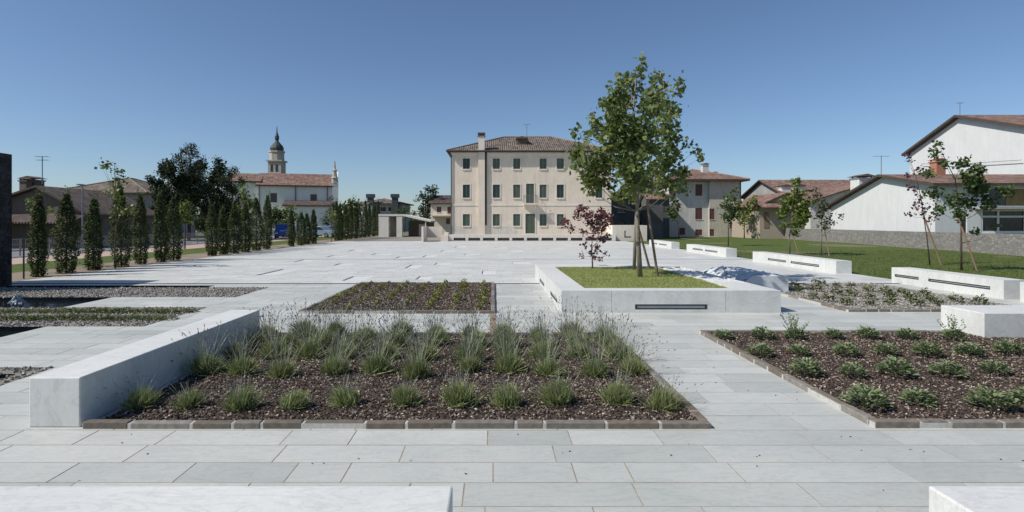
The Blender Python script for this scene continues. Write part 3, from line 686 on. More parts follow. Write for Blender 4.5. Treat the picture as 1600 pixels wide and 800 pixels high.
tree('young_tree','spreading dark green staked tree on the lawn at right before the white house',23.4,1502,[(1458,226,5),(1466,238,7),(1470,256,7),(1488,256,9),(1472,268,7),(1505,268,11),(1490,280,13),(1510,290,15),(1478,300,10),(1495,312,13),(1530,298,12),(1550,298,9),(1541,314,8),(1514,318,10),(1475,328,7),(1500,335,8),(1525,322,7),(1555,355,4),(1560,302,5),(1484,330,5),(1540,362,3)],
     [(1502,380),(1501,345),(1498,310),(1492,280),(1475,245)],'grleaf',0.14,1.0,0.7,r0=0.045,bark='trunkd',stake=((1528,425),(1498,340),23.0),stakelabel='leaning stake of the large dark tree at the right of the lawn')
tree('bush_tree','yellowish green bushy tree beside the pale stuccoed house corner',70,1163,[(1160,330,10),(1168,320,9),(1176,314,6),(1160,345,10),(1170,336,9),(1155,318,7)],[(1163,355),(1163,325)],'lime',0.28,0.6,1.0,r0=0.08,bark='trunkd')

# cypress hedge
def cyp_mesh(seed,h=3.2,w=0.40):
    global rng
    C=[];T=[]
    n=3400
    for k in range(n):
        z=h*(1-rng.random()**1.25)*0.97+0.03; u=z/h; r=w*(0.62+0.5*math.sin(min(1,u*1.9+0.12)*math.pi/2))*(1-u**3.4)*(1+0.28*mnoise.noise(Vector((seed*3,z*2.2,0))))
        a=rng.uniform(0,6.28); lump=1+0.28*mnoise.noise(Vector((math.cos(a)*1.3+seed,math.sin(a)*1.3,z*2.6))); rad=r*lump*rng.uniform(0.35,1.0)**0.5
        C.append((math.cos(a)*rad,math.sin(a)*rad,z)); T.append(0.30+0.35*rng.random()+0.25*mnoise.noise(Vector((math.cos(a)*2+seed,math.sin(a)*2,z*3))))
    C=np.array(C); C=np.concatenate([C,C+rng.normal(0,0.045,C.shape)]); T=np.concatenate([T,T])
    for k in range(5):   # leader sprigs
        a=rng.uniform(0,6.28); zz=np.linspace(h*0.9,h*(1.06+0.05*k/5),14); C=np.concatenate([C,np.stack([0.05*np.cos(a)*(zz-h*.9)*6,0.05*np.sin(a)*(zz-h*.9)*6,zz],1)+rng.normal(0,0.02,(14,3))]); T=np.concatenate([T,np.full(14,0.6)])
    return leaf_mesh('foliage',C,0.10,M['cyp'],'quad',up=0.9,tints=T)
protos=[cyp_mesh(s,w=0.30+0.022*s) for s in range(8)]
tm=MB(); tm.tube([(0,0,-0.02),(0.01,0,1.5),(0,0,3.0)],[0.05,0.035,0.012],6); ctm=tm.mesh('stem',M['trunkd'])
cy=[(60,300),(105,298),(146,306),(188,285),(222,300),(250,300),(270,306),(332,318),(349,322),(365,318),(382,316),(400,306),(417,302),(455,326),(469,330),(480,332),(491,326)]+[(526+7.2*i,312+ (i%3)*4) for i in range(10)]
names=['first','second','third','fourth','fifth','sixth','seventh','eighth','ninth','tenth','eleventh','twelfth','thirteenth','fourteenth','fifteenth','sixteenth','seventeenth','eighteenth','nineteenth','twentieth','twenty first','twenty second','twenty third','twenty fourth','twenty fifth','twenty sixth','twenty seventh','twenty eighth','twenty ninth','thirtieth']
for i,(px,ty) in enumerate(cy):
    Y=16.75*F/(770-px); h=AZ(ty,Y)
    o=empty('cypress',(-16.75+random.uniform(-.08,.08),Y,-0.01),f'narrow column shaped cypress, {names[i]} from the left along the square','cypress','row of column cypresses')
    s=h/3.3; ws=(0.9 if i<8 else 1.0)*random.uniform(0.9,1.12)
    o.scale=(ws,ws,s); o.rotation_euler=(R(random.uniform(-1.5,1.5)),R(random.uniform(-1.5,1.5)),random.uniform(0,6.28))
    link('foliage',protos[(i*5)%8],o); link('stem',ctm,o)
# thin deciduous trees between / behind the cypresses
tree('poplar_tree','tall thin tree with big yellowish leaves rising above the fourth cypress',24.6,180,[(176,258,7),(186,265,6),(168,260,5),(180,275,8),(192,285,7),(176,290,9),(188,305,10),(174,312,8),(198,325,10),(205,335,7),(182,330,10),(160,258,2),(192,268,2),(168,300,6)],
     [(180,400),(182,350),(180,300),(178,255)],'lime',0.13,0.42,0.4,r0=0.04,bark='trunkd',clump=5)
tree('young_tree','pale green young tree behind the first cypress at left',25,60,[(48,318,9),(70,320,8),(58,330,9),(75,325,5),(44,328,5)],[(60,380),(60,330)],'lime',0.13,0.4,0.4,r0=0.03,bark='trunkd',clump=5)
tree('young_tree','small yellow green tree on the grass verge in the gap between the cypresses',42,289,[(286,325,10),(300,322,7),(290,338,10),(280,334,8),(300,336,8),(285,346,6)],[(289,350),(289,325)],'lime',0.2,0.5,0.6,r0=0.05,bark='trunkd')
tree('young_tree','light green tree rising among the cypresses left of the church',44,384,[(380,292,6),(376,302,8),(384,312,8),(378,324,10),(390,320,8),(392,336,8)],[(384,370),(382,330),(380,295)],'lime',0.2,0.5,0.5,r0=0.05,bark='trunkd')
tree('young_tree','light green young tree in the cypress row below the church wall',52,457,[(456,328,7),(460,336,7),(454,342,6),(462,345,5)],[(457,360),(457,330)],'lime',0.22,0.5,0.5,r0=0.04,bark='trunkd')
tree('young_tree','light green tree above the last cypresses of the row',70,551,[(546,322,9),(553,318,8),(560,326,9),(549,332,9),(540,326,7)],[(551,345),(551,322)],'grleaf',0.3,0.6,0.8,r0=0.06,bark='trunkd')
tree('young_tree','yellowish sapling beside the second group of cypresses near the parked cars',58,518,[(516,336,5),(522,334,5),(518,343,5)],[(519,360),(519,336)],'lime',0.24,0.5,0.5,r0=0.04,bark='trunkd')
# big dark trees
tree('cedar_tree','tall dark conifer with a ragged top behind the road',62,295,[(290,228,7),(283,235,6),(276,246,6),(296,240,6),(303,248,5),(291,256,9),(300,262,10),(290,275,16),(300,290,18),(310,275,14),(300,310,20),(318,300,16),(315,325,20),(290,330,18)],
     [(296,340),(296,290),(297,250),(290,228)],'dark',0.34,2.6,1.6,r0=0.2,bark='trunkd',shape='blade',clump=9)
tree('evergreen_oak','broad dark green round tree left of the tall conifer',60,262,[(262,262,12),(252,270,10),(275,268,12),(245,282,6),(268,285,16),(252,290,10),(262,305,16),(240,310,8),(275,320,18),(250,330,14),(258,345,16)],
     [(264,345),(264,300),(262,265)],'dark',0.3,2.2,1.8,r0=0.2,bark='trunkd',shape='quad',clump=9)
tree('dark_tree','nearly black leafy tree between the conifer and the church',66,348,[(325,262,9),(338,256,8),(350,268,9),(335,275,12),(325,290,12),(350,290,10),(340,310,16),(355,325,14),(330,330,18),(320,350,14),(350,345,14)],
     [(340,350),(340,300),(338,262)],'dark',0.32,2.0,1.6,r0=0.2,bark='trunkd',shape='quad',clump=9)
tree('dark_tree','dark pointed tree directly left of the church nave',64,362,[(360,264,5),(366,272,7),(372,284,7),(358,282,9),(366,298,10),(374,310,9),(362,320,12),(372,335,12)],[(364,350),(363,300),(361,266)],'dark',0.3,2.6,1.2,r0=0.16,bark='trunkd',shape='blade',clump=9)
tree('fir_tree','dark small conifer at the right end of the church',95,519,[(518,312,4),(518,322,6),(516,332,8),(522,338,8),(512,344,9)],[(518,345),(518,312)],'dark',0.4,2.0,1.2,r0=0.12,bark='trunkd',shape='blade')
tree('street_tree','bushy green tree in front of the church wall',78,432,[(432,332,10),(422,338,9),(444,336,9),(434,346,11),(448,348,8),(420,350,8)],[(432,352),(432,335)],'grleaf',0.34,1.7,1.2,r0=0.12,bark='trunkd',shape='quad')
tree('street_tree','dark leafy tree right of the two tall chimneys',98,664,[(668,296,6),(680,296,5),(676,302,7),(660,306,5),(668,312,9),(672,324,9),(660,326,8),(655,310,4),(666,335,9)],[(668,340),(669,310),(668,296)],'dark',0.42,1.4,1.3,r0=0.15,bark='trunkd',shape='quad')
tree('street_tree','low green bushy tree behind the white pavilion roof',112,632,[(634,328,6),(624,330,5),(642,332,5),(628,336,7),(648,334,5)],[(634,340),(634,330)],'grleaf',0.42,0.8,1.3,r0=0.12,bark='trunkd',shape='quad')

# ------------------------------------------------------------------ bed plants
def copy_tree(o,parent=None):
    c=o.copy(); COL.objects.link(c); c.parent=parent
    for ch in o.children: copy_tree(ch,c)
    return c
def lavender(seed):
    r=np.random.default_rng(seed); lean=r.normal(0,0.10,2); vig=r.uniform(0.7,1.0); gap=r.uniform(0,6.28); m=MB(); st=MB(); fl=MB()
    for k in range(int(1150*vig)):
        a=r.uniform(0,6.283); el=min(1.45,abs(r.normal(0,0.72)))*(0.75 if math.cos(a-gap)>0.6 else 1); L=r.uniform(0.09,0.25)*(1-0.05*el); b=np.array([r.normal(0,0.045),r.normal(0,0.045),0])
        d=np.array([math.sin(el)*math.cos(a),math.sin(el)*math.sin(a),math.cos(el)]); side=np.cross(d,[0,0,1.0])+r.normal(0,0.3,3); side/=np.linalg.norm(side); w_=r.uniform(0.0022,0.004)
        mid=b+d*L*0.55+np.array([lean[0],lean[1],0])*L*.3; tip=b+d*L+np.array([lean[0]*L,lean[1]*L,0.015])
        m.poly([b-side*w_*.4,b+side*w_*.4,mid+side*w_,tip,mid-side*w_],t=float(np.clip(0.2+0.6*r.random()+0.15*(L>0.22),0,1)))
    for k in range(int(80*vig)):
        a=r.uniform(0,6.283); el=abs(r.normal(0,0.5))+0.03; L=r.uniform(0.26,0.56)
        d=np.array([math.sin(el)*math.cos(a),math.sin(el)*math.sin(a),math.cos(el)]); b=np.array([r.normal(0,0.04),r.normal(0,0.04),0])
        side=np.array([math.cos(a+1.57),math.sin(a+1.57),0]); w_=0.0015
        q=[b+d*L*s+np.array([math.cos(a),math.sin(a),0])*0.06*(s**2)*math.sin(el)*2 for s in (0.2,0.6,1.0)]
        t=float(r.random())
        for i in range(2): st.poly([q[i]-side*w_,q[i]+side*w_,q[i+1]+side*w_,q[i+1]-side*w_],t=t)
        hd=(q[2]-q[1]); hd/=np.linalg.norm(hd); ln=r.uniform(0.025,0.06); w2=r.uniform(0.004,0.0065)
        for s2 in (side,np.cross(side,hd)): fl.poly([q[2],q[2]+hd*ln*.35+s2*w2,q[2]+hd*ln,q[2]+hd*ln*.35-s2*w2],t=float(r.random()))
    k0=len(st.v); st.v+=fl.v; st.f+=[tuple(i+k0 for i in f) for f in fl.f]; st.t+=fl.t; st.m+=[1]*len(fl.f)
    return m.mesh('foliage',M['lav']), st.mesh('flower_stalks',[M['lavst'],M['lavfl']])
LP=[lavender(s) for s in range(10)]
rowsL=[('front',6.15,[228,305,385,465,543,632,718,793,873,966,1030],0.62),('second',7.35,[312,378,446,522,586,655,733,795,856,930,992],1.0),('middle',8.25,[362,425,482,540,602,664,735,793,850,906,965],1.05),('fourth',9.0,[398,452,505,560,618,680,740,795,850,900,955],1.08),('back',9.65,[425,472,522,574,625,680,735,790,842,893,944],1.08)]
for (rn,Y,xs_,st_) in rowsL:
    for i,px in enumerate(xs_):
        y=Y+random.uniform(-.17,.17); x=min(1.85,max(-3.75,AX(px,Y)))
        f,s=LP[random.randrange(10)]
        o=empty('lavender',(x,y,0.035),f'grey green lavender bush, {names[i]} from left in its {rn} row','lavender','lavender bushes in the mulched bed')
        k=random.uniform(0.85,1.22)*(1.0 if rn=='front' else 1.16); o.scale=(k*1.02,k*1.02,k*(0.92 if rn=='front' else 0.86)); o.rotation_euler=(R(random.gauss(0,4)),R(random.gauss(0,4)),random.uniform(0,6.28))
        link('foliage',f,o); s_=link('flower_stalks',s,o)
        if st_<1: s_.scale=(0.85,0.85,random.uniform(0.45,0.8))
def rosette(seed,n,L,w_,mat,spread=1.0,lift=0.5,stem=0,hh=0.16,rad=0.12,name='leaves'):
    r=np.random.default_rng(seed); m=MB()
    for k in range(n):
        a=r.uniform(0,6.283); rr_=rad*math.sqrt(r.random()); z=hh*(1-(rr_/rad)**2*0.6)*r.uniform(0.3,1); b=np.array([math.cos(a)*rr_,math.sin(a)*rr_,z])
        a2=a+r.normal(0,0.5); el=r.uniform(0.2,1.0)*lift+0.1; d=np.array([math.cos(a2)*math.cos(el),math.sin(a2)*math.cos(el),math.sin(el)]); side=np.array([-math.sin(a2),math.cos(a2),r.normal(0,.35)]); side/=np.linalg.norm(side)
        l=L*r.uniform(0.6,1.2); ww=w_*r.uniform(0.7,1.2); dr=np.array([0,0,-0.25*l])
        m.poly([b,b+d*l*.35+side*ww,b+d*l*.75+side*ww*.7+dr*.3,b+d*l+dr,b+d*l*.75-side*ww*.7+dr*.3,b+d*l*.35-side*ww],t=float(np.clip(0.2+r.random()*0.5+z*1.5,0,1)))
    return m.mesh(name,M[mat])
def stalkmesh(seed,n,h,mat,sp=0.3):
    r=np.random.default_rng(seed); m=MB()
    for k in range(n):
        a=r.uniform(0,6.283); el=r.uniform(0.1,sp*2.2); L=h*r.uniform(0.7,1.1); d=Vector((math.sin(el)*math.cos(a),math.sin(el)*math.sin(a),math.cos(el)))
        m.tube([Vector((0,0,0.05)),d*L*.6,d*L],[0.003,0.0025,0.002],4,t=0.4)
        for q in range(7):
            p=d*L*(0.6+0.07*q); s=0.013; a2=r.uniform(0,6.28); e=Vector((math.cos(a2),math.sin(a2),0.4))
            m.poly([p,p+e*s*1.6+Vector((0,0,s)),p+e*s*2.6,p+e*s*1.6-Vector((0,0,s))],t=0.3+0.4*r.random())
    return m.mesh('stalks',M[mat])
SG=[rosette(s,230,0.08,0.016,'sage',hh=0.19,rad=0.145,lift=1.0) for s in range(5)]; SS=[stalkmesh(s,14,0.42,'sage') for s in range(2)]
tm=MB(); tm.tube([(0,0,0),(0.01,0.01,0.1)],[0.012,0.008],5); woody=tm.mesh('stem',M['trunkd'])
rs=[('back',530,[1132,1192,1242,1303,1358,1418,1484],{1242,1484}),('second',556,[1186,1250,1320,1385,1445,1512,1582],set()),('third',587,[1260,1327,1397,1476,1562],set()),('front',636,[1353,1443,1540,1622],set())]
for (rn,py,xs_,tall) in rs:
    for i,px in enumerate(xs_):
        x,y,_=P(px,py,0.03)
        o=empty('sage_plant',(x,y+random.uniform(-.08,.08),0.03),f'low {"flowering" if px in tall else "leafy"} sage plant, {names[i]} from left in the right bed {rn} row','sage','sage plants in the right bed')
        k=random.uniform(0.8,1.15)*(1.1 if rn=='front' or rn=='third' else 1.0); o.scale=(k,k,k*random.uniform(.85,1.1)); o.rotation_euler=(0,0,random.uniform(0,6.28))
        link('leaves',SG[random.randrange(5)],o); link('stem',woody,o)
        if px in tall: link('stalks',SS[0 if px==1242 else 1],o)
# small seedlings in the square bed
SD=[rosette(s+20,46,0.055,0.015,'box',hh=0.13,rad=0.055,lift=1.0) for s in range(4)]
for j in range(8):
    for i in range(7):
        x=-3.85+i*0.60+random.uniform(-.07,.07); y=12.85+j*0.74+random.uniform(-.07,.07)
        o=empty('seedling',(x,y,0.03),f'yellow green seedling, {names[i]} from left, row {names[j]} from front, square mulch bed','seedling','seedlings in the square mulched bed')
        k=random.uniform(0.55,1.0)*(1.35 if i>=4 else 1.15); o.scale=(k,k,k*1.15); o.rotation_euler=(0,0,random.uniform(0,6.28)); link('leaves',SD[random.randrange(4)],o); link('stem',woody,o)
GP=[rosette(s+40,80,0.07,0.017,'clump',hh=0.2,rad=0.10,lift=1.0) for s in range(4)]
gp=[(445,130),(505,108),(560,122),(540,150),(525,180),(592,192),(625,132),(628,165),(690,132),(692,170),(672,208),(765,150),(772,182),(768,210),(835,162),(857,184),(852,208),(905,160),(942,186),(972,212),(1002,172),(1032,194),(1067,212),(1142,196),(1242,210),(460,152)]
gp=sorted(gp)
for i,(u,v) in enumerate(gp):
    x,y,_=P(1080+u/2.757,400+v/2.757+2,0.03)
    if x<8.75 and y>16.1: x=8.95
    y=min(y,18.2); x=min(x,12.2)
    o=empty('low_shrub',(x,y,0.03),f'small dark green shrub in the pale gravel bed, {names[i]} counting from its left end','shrub','low shrubs in the pale gravel bed')
    k=random.uniform(0.9,1.35); o.scale=(k,k,k); o.rotation_euler=(0,0,random.uniform(0,6.28)); link('leaves',GP[i%4],o); link('stem',woody,o)
CL=[rosette(s+60,150,0.06,0.014,'clump',hh=0.09,rad=0.19,lift=0.7) for s in range(4)]
for rn,py,lo,hi in (('rear',488,8,292),('front',499,8,262)):
    nn=12 if rn=='rear' else 10
    for i in range(nn):
        x,y,_=P(lo+(hi-lo)*i/(nn-1)+random.uniform(-4,4),py)
        o=empty('ground_plant',(x,y,-0.01),f'flat green clump in the left gravel strip, {names[i]} from the left of the {rn} line','plant','green clumps in the left gravel strip')
        k=random.uniform(0.85,1.25); o.scale=(k*1.2,k,k); o.rotation_euler=(0,0,random.uniform(0,6.28)); link('leaves',CL[random.randrange(4)],o); link('stem',woody,o)

# ------------------------------------------------------------------ buildings
def window(root,o,u,n_,c,za,zb,wd,style='shut',sur=0.12,mat='shut',name='window'):
    s=MB(); a,b=c-wd/2,c+wd/2
    if sur>0:
        s.obox(o,u,n_,(a-sur,a),(0.0,0.035),(za-sur,zb+sur)); s.obox(o,u,n_,(b,b+sur),(0.0,0.035),(za-sur,zb+sur))
        s.obox(o,u,n_,(a,b),(0.0,0.035),(zb,zb+sur)); s.obox(o,u,n_,(a-0.04,b+0.04),(0.0,0.08),(za-sur-.02,za))
    else:
        s.obox(o,u,n_,(a-0.03,b+0.03),(0.0,0.06),(za-0.08,za))
    f=s.build(name,M['trim'],root)
    g=MB()
    if style=='shut':
        for (p,q) in ((a,(a+b)/2-0.012),((a+b)/2+0.012,b)):
            g.obox(o,u,n_,(p+.01,q-.01),(-0.09,-0.06),(za+0.01,zb-0.01))
            k=za+0.08
            while k<zb-0.08: g.obox(o,u,n_,(p+.06,q-.06),(-0.06,-0.045),(k,k+0.035)); k+=0.07
            for (p2,q2) in ((p+.01,p+.06),(q-.06,q-.01)): g.obox(o,u,n_,(p2,q2),(-0.06,-0.035),(za+.01,zb-.01))
        g.build('shutter',M[mat],f)
    else:
        g.obox(o,u,n_,(a,b),(-0.14,-0.12),(za,zb)); g.build('pane',M['glass'],f)
        h=MB(); mid=(a+b)/2
        for (p,q) in ((a,a+.06),(mid-.03,mid+.03),(b-.06,b)): h.obox(o,u,n_,(p,q),(-0.119,-0.08),(za,zb))
        for (p,q) in ((za,za+.06),((za+zb)/2-.02,(za+zb)/2+.02),(zb-.06,zb)): h.obox(o,u,n_,(a,b),(-0.118,-0.082),(p,q))
        h.build('sash',M[mat],f)
def facade(m,o,u,n_,length,z0,z1,holes,depth=0.16):
    o=Vector(o);u=Vector(u);n_=Vector(n_);Z=Vector((0,0,1))
    us=sorted(set([0,length]+[q for h in holes for q in h[:2]])); zs=sorted(set([z0,z1]+[q for h in holes for q in h[2:4]]))
    pt=lambda a,b,c=0:o+u*a+Z*b-n_*c
    for a,b in zip(us,us[1:]):
        for c,d in zip(zs,zs[1:]):
            if any(h[0]<=a+1e-6 and b<=h[1]+1e-6 and h[2]<=c+1e-6 and d<=h[3]+1e-6 for h in holes): continue
            m.poly([pt(a,c),pt(b,c),pt(b,d),pt(a,d)])
    for (a,b,c,d) in holes:
        m.poly([pt(a,c),pt(b,c),pt(b,c,depth),pt(a,c,depth)]); m.poly([pt(a,d,depth),pt(b,d,depth),pt(b,d),pt(a,d)])
        m.poly([pt(a,c),pt(a,c,depth),pt(a,d,depth),pt(a,d)]); m.poly([pt(b,c,depth),pt(b,c),pt(b,d),pt(b,d,depth)])
        m.poly([pt(a,c,depth),pt(b,c,depth),pt(b,d,depth),pt(a,d,depth)])
def hip_roof(x0,x1,y0,y1,ze,zr,oh,mat,root,t=0.14,full=True):
    a,b,c,d=x0-oh,x1+oh,y0-oh,y1+oh; w2=(d-c)/2; l2=(b-a)/2; k=min(w2,l2)
    A=[(a,c,ze),(b,c,ze),(b,d,ze),(a,d,ze)]
    if l2>=w2: r1=(a+k,(c+d)/2,zr); r2=(b-k,(c+d)/2,zr); fs=[(A[0],A[1],r2,r1),(A[1],A[2],r2),(A[2],A[3],r1,r2),(A[3],A[0],r1)]
    else: r1=((a+b)/2,c+k,zr); r2=((a+b)/2,d-k,zr); fs=[(A[0],A[1],r1),(A[1],A[2],r2,r1),(A[2],A[3],r2),(A[3],A[0],r1,r2)]
    m=MB()
    for f in fs: m.poly(f)
    r=m.build('roof',M[mat],root,uv=True)
    e=MB(); L4=[(a,c),(b,c),(b,d),(a,d)]
    e.poly([(x,y,ze-t) for x,y in reversed(L4)])
    for i in range(4):
        p,q=L4[i],L4[(i+1)%4]; e.poly([(*p,ze-t),(*q,ze-t),(*q,ze-0.002),(*p,ze-0.002)])
    e.build('eaves',M['eave'],r); 
    rc=MB()
    for p,q in ((A[0],r1),(A[1],r2 if l2>=w2 else r1),(A[2],r2),(A[3],r1 if l2>=w2 else r2),(r1,r2)):
        rc.tube([Vector(p)+Vector((0,0,.02)),Vector(q)+Vector((0,0,.02))],0.09,6)
    rc.build('ridge_tiles',M[mat],r)
    return r
def chimney(root,x,y,z0,z1,w_,mat,capmat='roofdk',name='chimney'):
    m=MB(); m.box((x-w_/2,y-w_/2,z0),(x+w_/2,y+w_/2,z1)); m.box((x-w_/2-.08,y-w_/2-.08,z1+0.001),(x+w_/2+.08,y+w_/2+.08,z1+0.10))
    c=m.build(name,M[mat],root)
    k=MB()
    for sx in (-1,1):
        for sy in (-1,1): k.box((x+sx*w_*.4-.05,y+sy*w_*.4-.05,z1+.101),(x+sx*w_*.4+.05,y+sy*w_*.4+.05,z1+.22))
    k.prism([(-w_*.7,0,0),(w_*.7,0,0),(0,0,w_*.18)],(x,y-w_*.65,z1+.221),(x,y+w_*.65,z1+.221))
    k.build('chimney_cap',M[capmat],c); return c
def walls4(root,x0,x1,y0,y1,z0,z1,mat,holesF=(),holesL=()):
    m=MB(); facade(m,(x0,y0,0),(1,0,0),(0,-1,0),x1-x0,z0,z1,list(holesF)); facade(m,(x0,y1,0),(0,-1,0),(-1,0,0),y1-y0,z0,z1,list(holesL))
    m.poly([(x1,y0,z0),(x1,y1,z0),(x1,y1,z1),(x1,y0,z1)]); m.poly([(x1,y1,z0),(x0,y1,z0),(x0,y1,z1),(x1,y1,z1)])
    return m.build('wall',M[mat],root)
def gable_x(root,x0,x1,y0,y1,z0,zf,zb,yr,zr,wallmat,roofmat,oh=0.5,t=0.16,holesF=()):
    """ridge parallel to X at (yr,zr); front eave zf at y0, back eave zb at y1"""
    m=MB()
    facade(m,(x0,y0,0),(1,0,0),(0,-1,0),x1-x0,z0,zf,list(holesF))
    for x in (x0,x1):
        q=[(x,y1,z0),(x,y0,z0),(x,y0,zf),(x,yr,zr),(x,y1,zb)]; m.poly(q if x==x0 else q[::-1])
    m.poly([(x1,y1,z0),(x0,y1,z0),(x0,y1,zb),(x1,y1,zb)])
    m.build('wall',M[wallmat],root)
    sf=(zr-zf)/(yr-y0); sb=(zr-zb)/(y1-yr); a,b=x0-oh,x1+oh; yf=y0-oh; yb=y1+oh; e=0.03
    zfe=zf-sf*oh+e; zbe=zb-sb*oh+e; ze=zr+e
    r=MB(); r.poly([(a,yf,zfe+t),(b,yf,zfe+t),(b,yr,ze+t),(a,yr,ze+t)]); r.poly([(b,yb,zbe+t),(a,yb,zbe+t),(a,yr,ze+t),(b,yr,ze+t)])
    ro=r.build('roof',M[roofmat],root,uv=True)
    k=MB()
    for x in (a,b):
        k.poly([(x,yf,zfe),(x,yr,ze),(x,yr,ze+t-.002),(x,yf,zfe+t-.002)]); k.poly([(x,yb,zbe),(x,yr,ze),(x,yr,ze+t-.002),(x,yb,zbe+t-.002)])
    k.poly([(a,yf,zfe),(b,yf,zfe),(b,yf,zfe+t-.002),(a,yf,zfe+t-.002)]); k.poly([(a,yb,zbe),(b,yb,zbe),(b,yb,zbe+t-.002),(a,yb,zbe+t-.002)])
    k.poly([(a,yf,zfe),(b,yf,zfe),(b,yr,ze),(a,yr,ze)]); k.poly([(a,yb,zbe),(b,yb,zbe),(b,yr,ze),(a,yr,ze)])
    k.build('eaves',M['eave'],ro)
    return ro
def gable_y(root,x0,x1,y0,y1,z0,zl,zrt,xr,zr,wallmat,roofmat,oh=0.5,t=0.16):
    """ridge parallel to Y"""
    m=MB()
    for y in (y0,y1):
        q=[(x0,y,z0),(x1,y,z0),(x1,y,zrt),(xr,y,zr),(x0,y,zl)]; m.poly(q if y==y0 else q[::-1])
    m.poly([(x0,y1,z0),(x0,y0,z0),(x0,y0,zl),(x0,y1,zl)]); m.poly([(x1,y0,z0),(x1,y1,z0),(x1,y1,zrt),(x1,y0,zrt)])
    m.build('wall',M[wallmat],root)
    sl=(zr-zl)/(xr-x0); sr=(zr-zrt)/(x1-xr); a,b=y0-oh,y1+oh; xl=x0-oh; xx=x1+oh; e=.03; za=zl-sl*oh+e; zb=zrt-sr*oh+e; ze=zr+e
    r=MB(); r.poly([(xl,b,za+t),(xl,a,za+t),(xr,a,ze+t),(xr,b,ze+t)]); r.poly([(xx,a,zb+t),(xx,b,zb+t),(xr,b,ze+t),(xr,a,ze+t)])
    ro=r.build('roof',M[roofmat],root,uv=True); k=MB()
    for y in (a,b):
        k.poly([(xl,y,za),(xr,y,ze),(xr,y,ze+t-.002),(xl,y,za+t-.002)]); k.poly([(xx,y,zb),(xr,y,ze),(xr,y,ze+t-.002),(xx,y,zb+t-.002)])
    k.poly([(xl,a,za),(xl,b,za),(xl,b,za+t-.002),(xl,a,za+t-.002)]); k.poly([(xx,a,zb),(xx,b,zb),(xx,b,zb+t-.002),(xx,a,zb+t-.002)])
    k.poly([(xl,a,za),(xl,b,za),(xr,b,ze),(xr,a,ze)]); k.poly([(xx,a,zb),(xx,b,zb),(xr,b,ze),(xr,a,ze)])
    k.build('eaves',M['eave'],ro); return ro

# main three storey house
Y=63.0; x0,x1=AX(704.5,Y),AX(955,Y); ZE=AZ(238,Y)
root=empty('manor_house',(0,0,0),'large cream three storey house with green shutters and a hipped tile roof','house')
wins=[]; 
for px in (728.7,775.5,807.4,848.6,875.5,903,936):
    for k,(ta,tb_) in enumerate(((247.5,264),(288.5,309),(334.5,352.8))):
        if px==903: continue
        wins.append((px,ta,tb_,11.0,k))
wins.append((828.3,287,317.3,12.5,1)); wins.append((828.5,334,364.8,15,2))
holes=[]
for (px,ta,tb_,wpx,k) in wins:
    c=AX(px,Y)-x0; wd=wpx*Y/F; holes.append((c-wd/2,c+wd/2,AZ(tb_,Y),AZ(ta,Y)))
lw_=[(c-0.39,c+0.39,a,b) for c in (3,8) for (a,b) in ((7.9,9.1),(4.7,6.2),(1.6,2.9))]
walls4(root,x0,x1,Y,Y+12,-0.02,ZE,'cream',holes,lw_)
for (px,ta,tb_,wpx,k) in wins:
    door=(px in (828.3,828.5))
    window(root,(x0,Y,0),(1,0,0),(0,-1,0),AX(px,Y)-x0,AZ(tb_,Y),AZ(ta,Y),wpx*Y/F,'shut',0.11,'shutd' if (k==1 and px in (728.7,775.5,875.5,936)) or (k==0 and px==728.7) else 'shut','door' if door else 'window')
for h in lw_: window(root,(x0,Y+12,0),(0,-1,0),(-1,0,0),(h[0]+h[1])/2,h[2],h[3],0.78,'shut')
rf=hip_roof(x0,x1,Y,Y+12,ZE+0.16,12.3,0.45,'rooftan',root)
m=MB(); xa,xb=AX(747.2,Y),AX(757.6,Y); m.box((xa,Y-0.28,-0.02),(xb,Y-0.001,ZE)); m.build('chimney_breast',M['cream'],root)
m=MB(); zt=AZ(214,Y); m.box((xa+.03,Y-0.52,ZE+0.12),(xb-.03,Y+0.25,zt)); st=m.build('chimney',M['trim'],root)
m=MB(); m.box((xa-.06,Y-0.6,zt),(xb+.06,Y+0.33,zt+.12)); m.box((xa+.08,Y-0.46,zt+.12),(xb-.08,Y+0.19,zt+.28)); m.box((xa-.04,Y-0.58,zt+.28),(xb+.04,Y+0.31,zt+.42)); m.build('chimney_cap',M['roofdk'],st)
m=MB(); px=AX(759.3,Y); m.tube([(px,Y-.1,AZ(352,Y)),(px,Y-.1,ZE)],0.09,8); m.build('drainpipe',M['post'],root)
m=MB(); m.tube([(x0+.05,Y-.09,0),(x0+.05,Y-.09,ZE-.3),(x0-.35,Y-.4,ZE+.02)],0.055,8); m.build('drainpipe',M['post'],root)
m=MB(); m.box((x0+.01,Y-.045,AZ(321.5,Y)),(xa-.002,Y-.002,AZ(318.8,Y))); m.box((px+.12,Y-.045,AZ(321.5,Y)),(x1-.01,Y-.002,AZ(318.8,Y))); m.build('string_course',M['trim'],root)
m=MB(); m.box((x0-.03,Y-.07,ZE-.26),(xa-.002,Y-.002,ZE-.02)); m.box((px+.12,Y-.07,ZE-.26),(x1+.03,Y-.002,ZE-.02)); m.build('cornice',M['trim'],root)
m=MB(); xe=AX(808,Y)-x0; rp=random.Random(5); xs_=[0.06+(xe-0.06)*i/40 for i in range(41)]; tp_=[AZ(354,Y)+0.14*mnoise.noise(Vector((q*1.3,0,0)))+0.06*rp.uniform(-1,1)-(0.5 if i>36 else 0) for i,q in enumerate(xs_)]
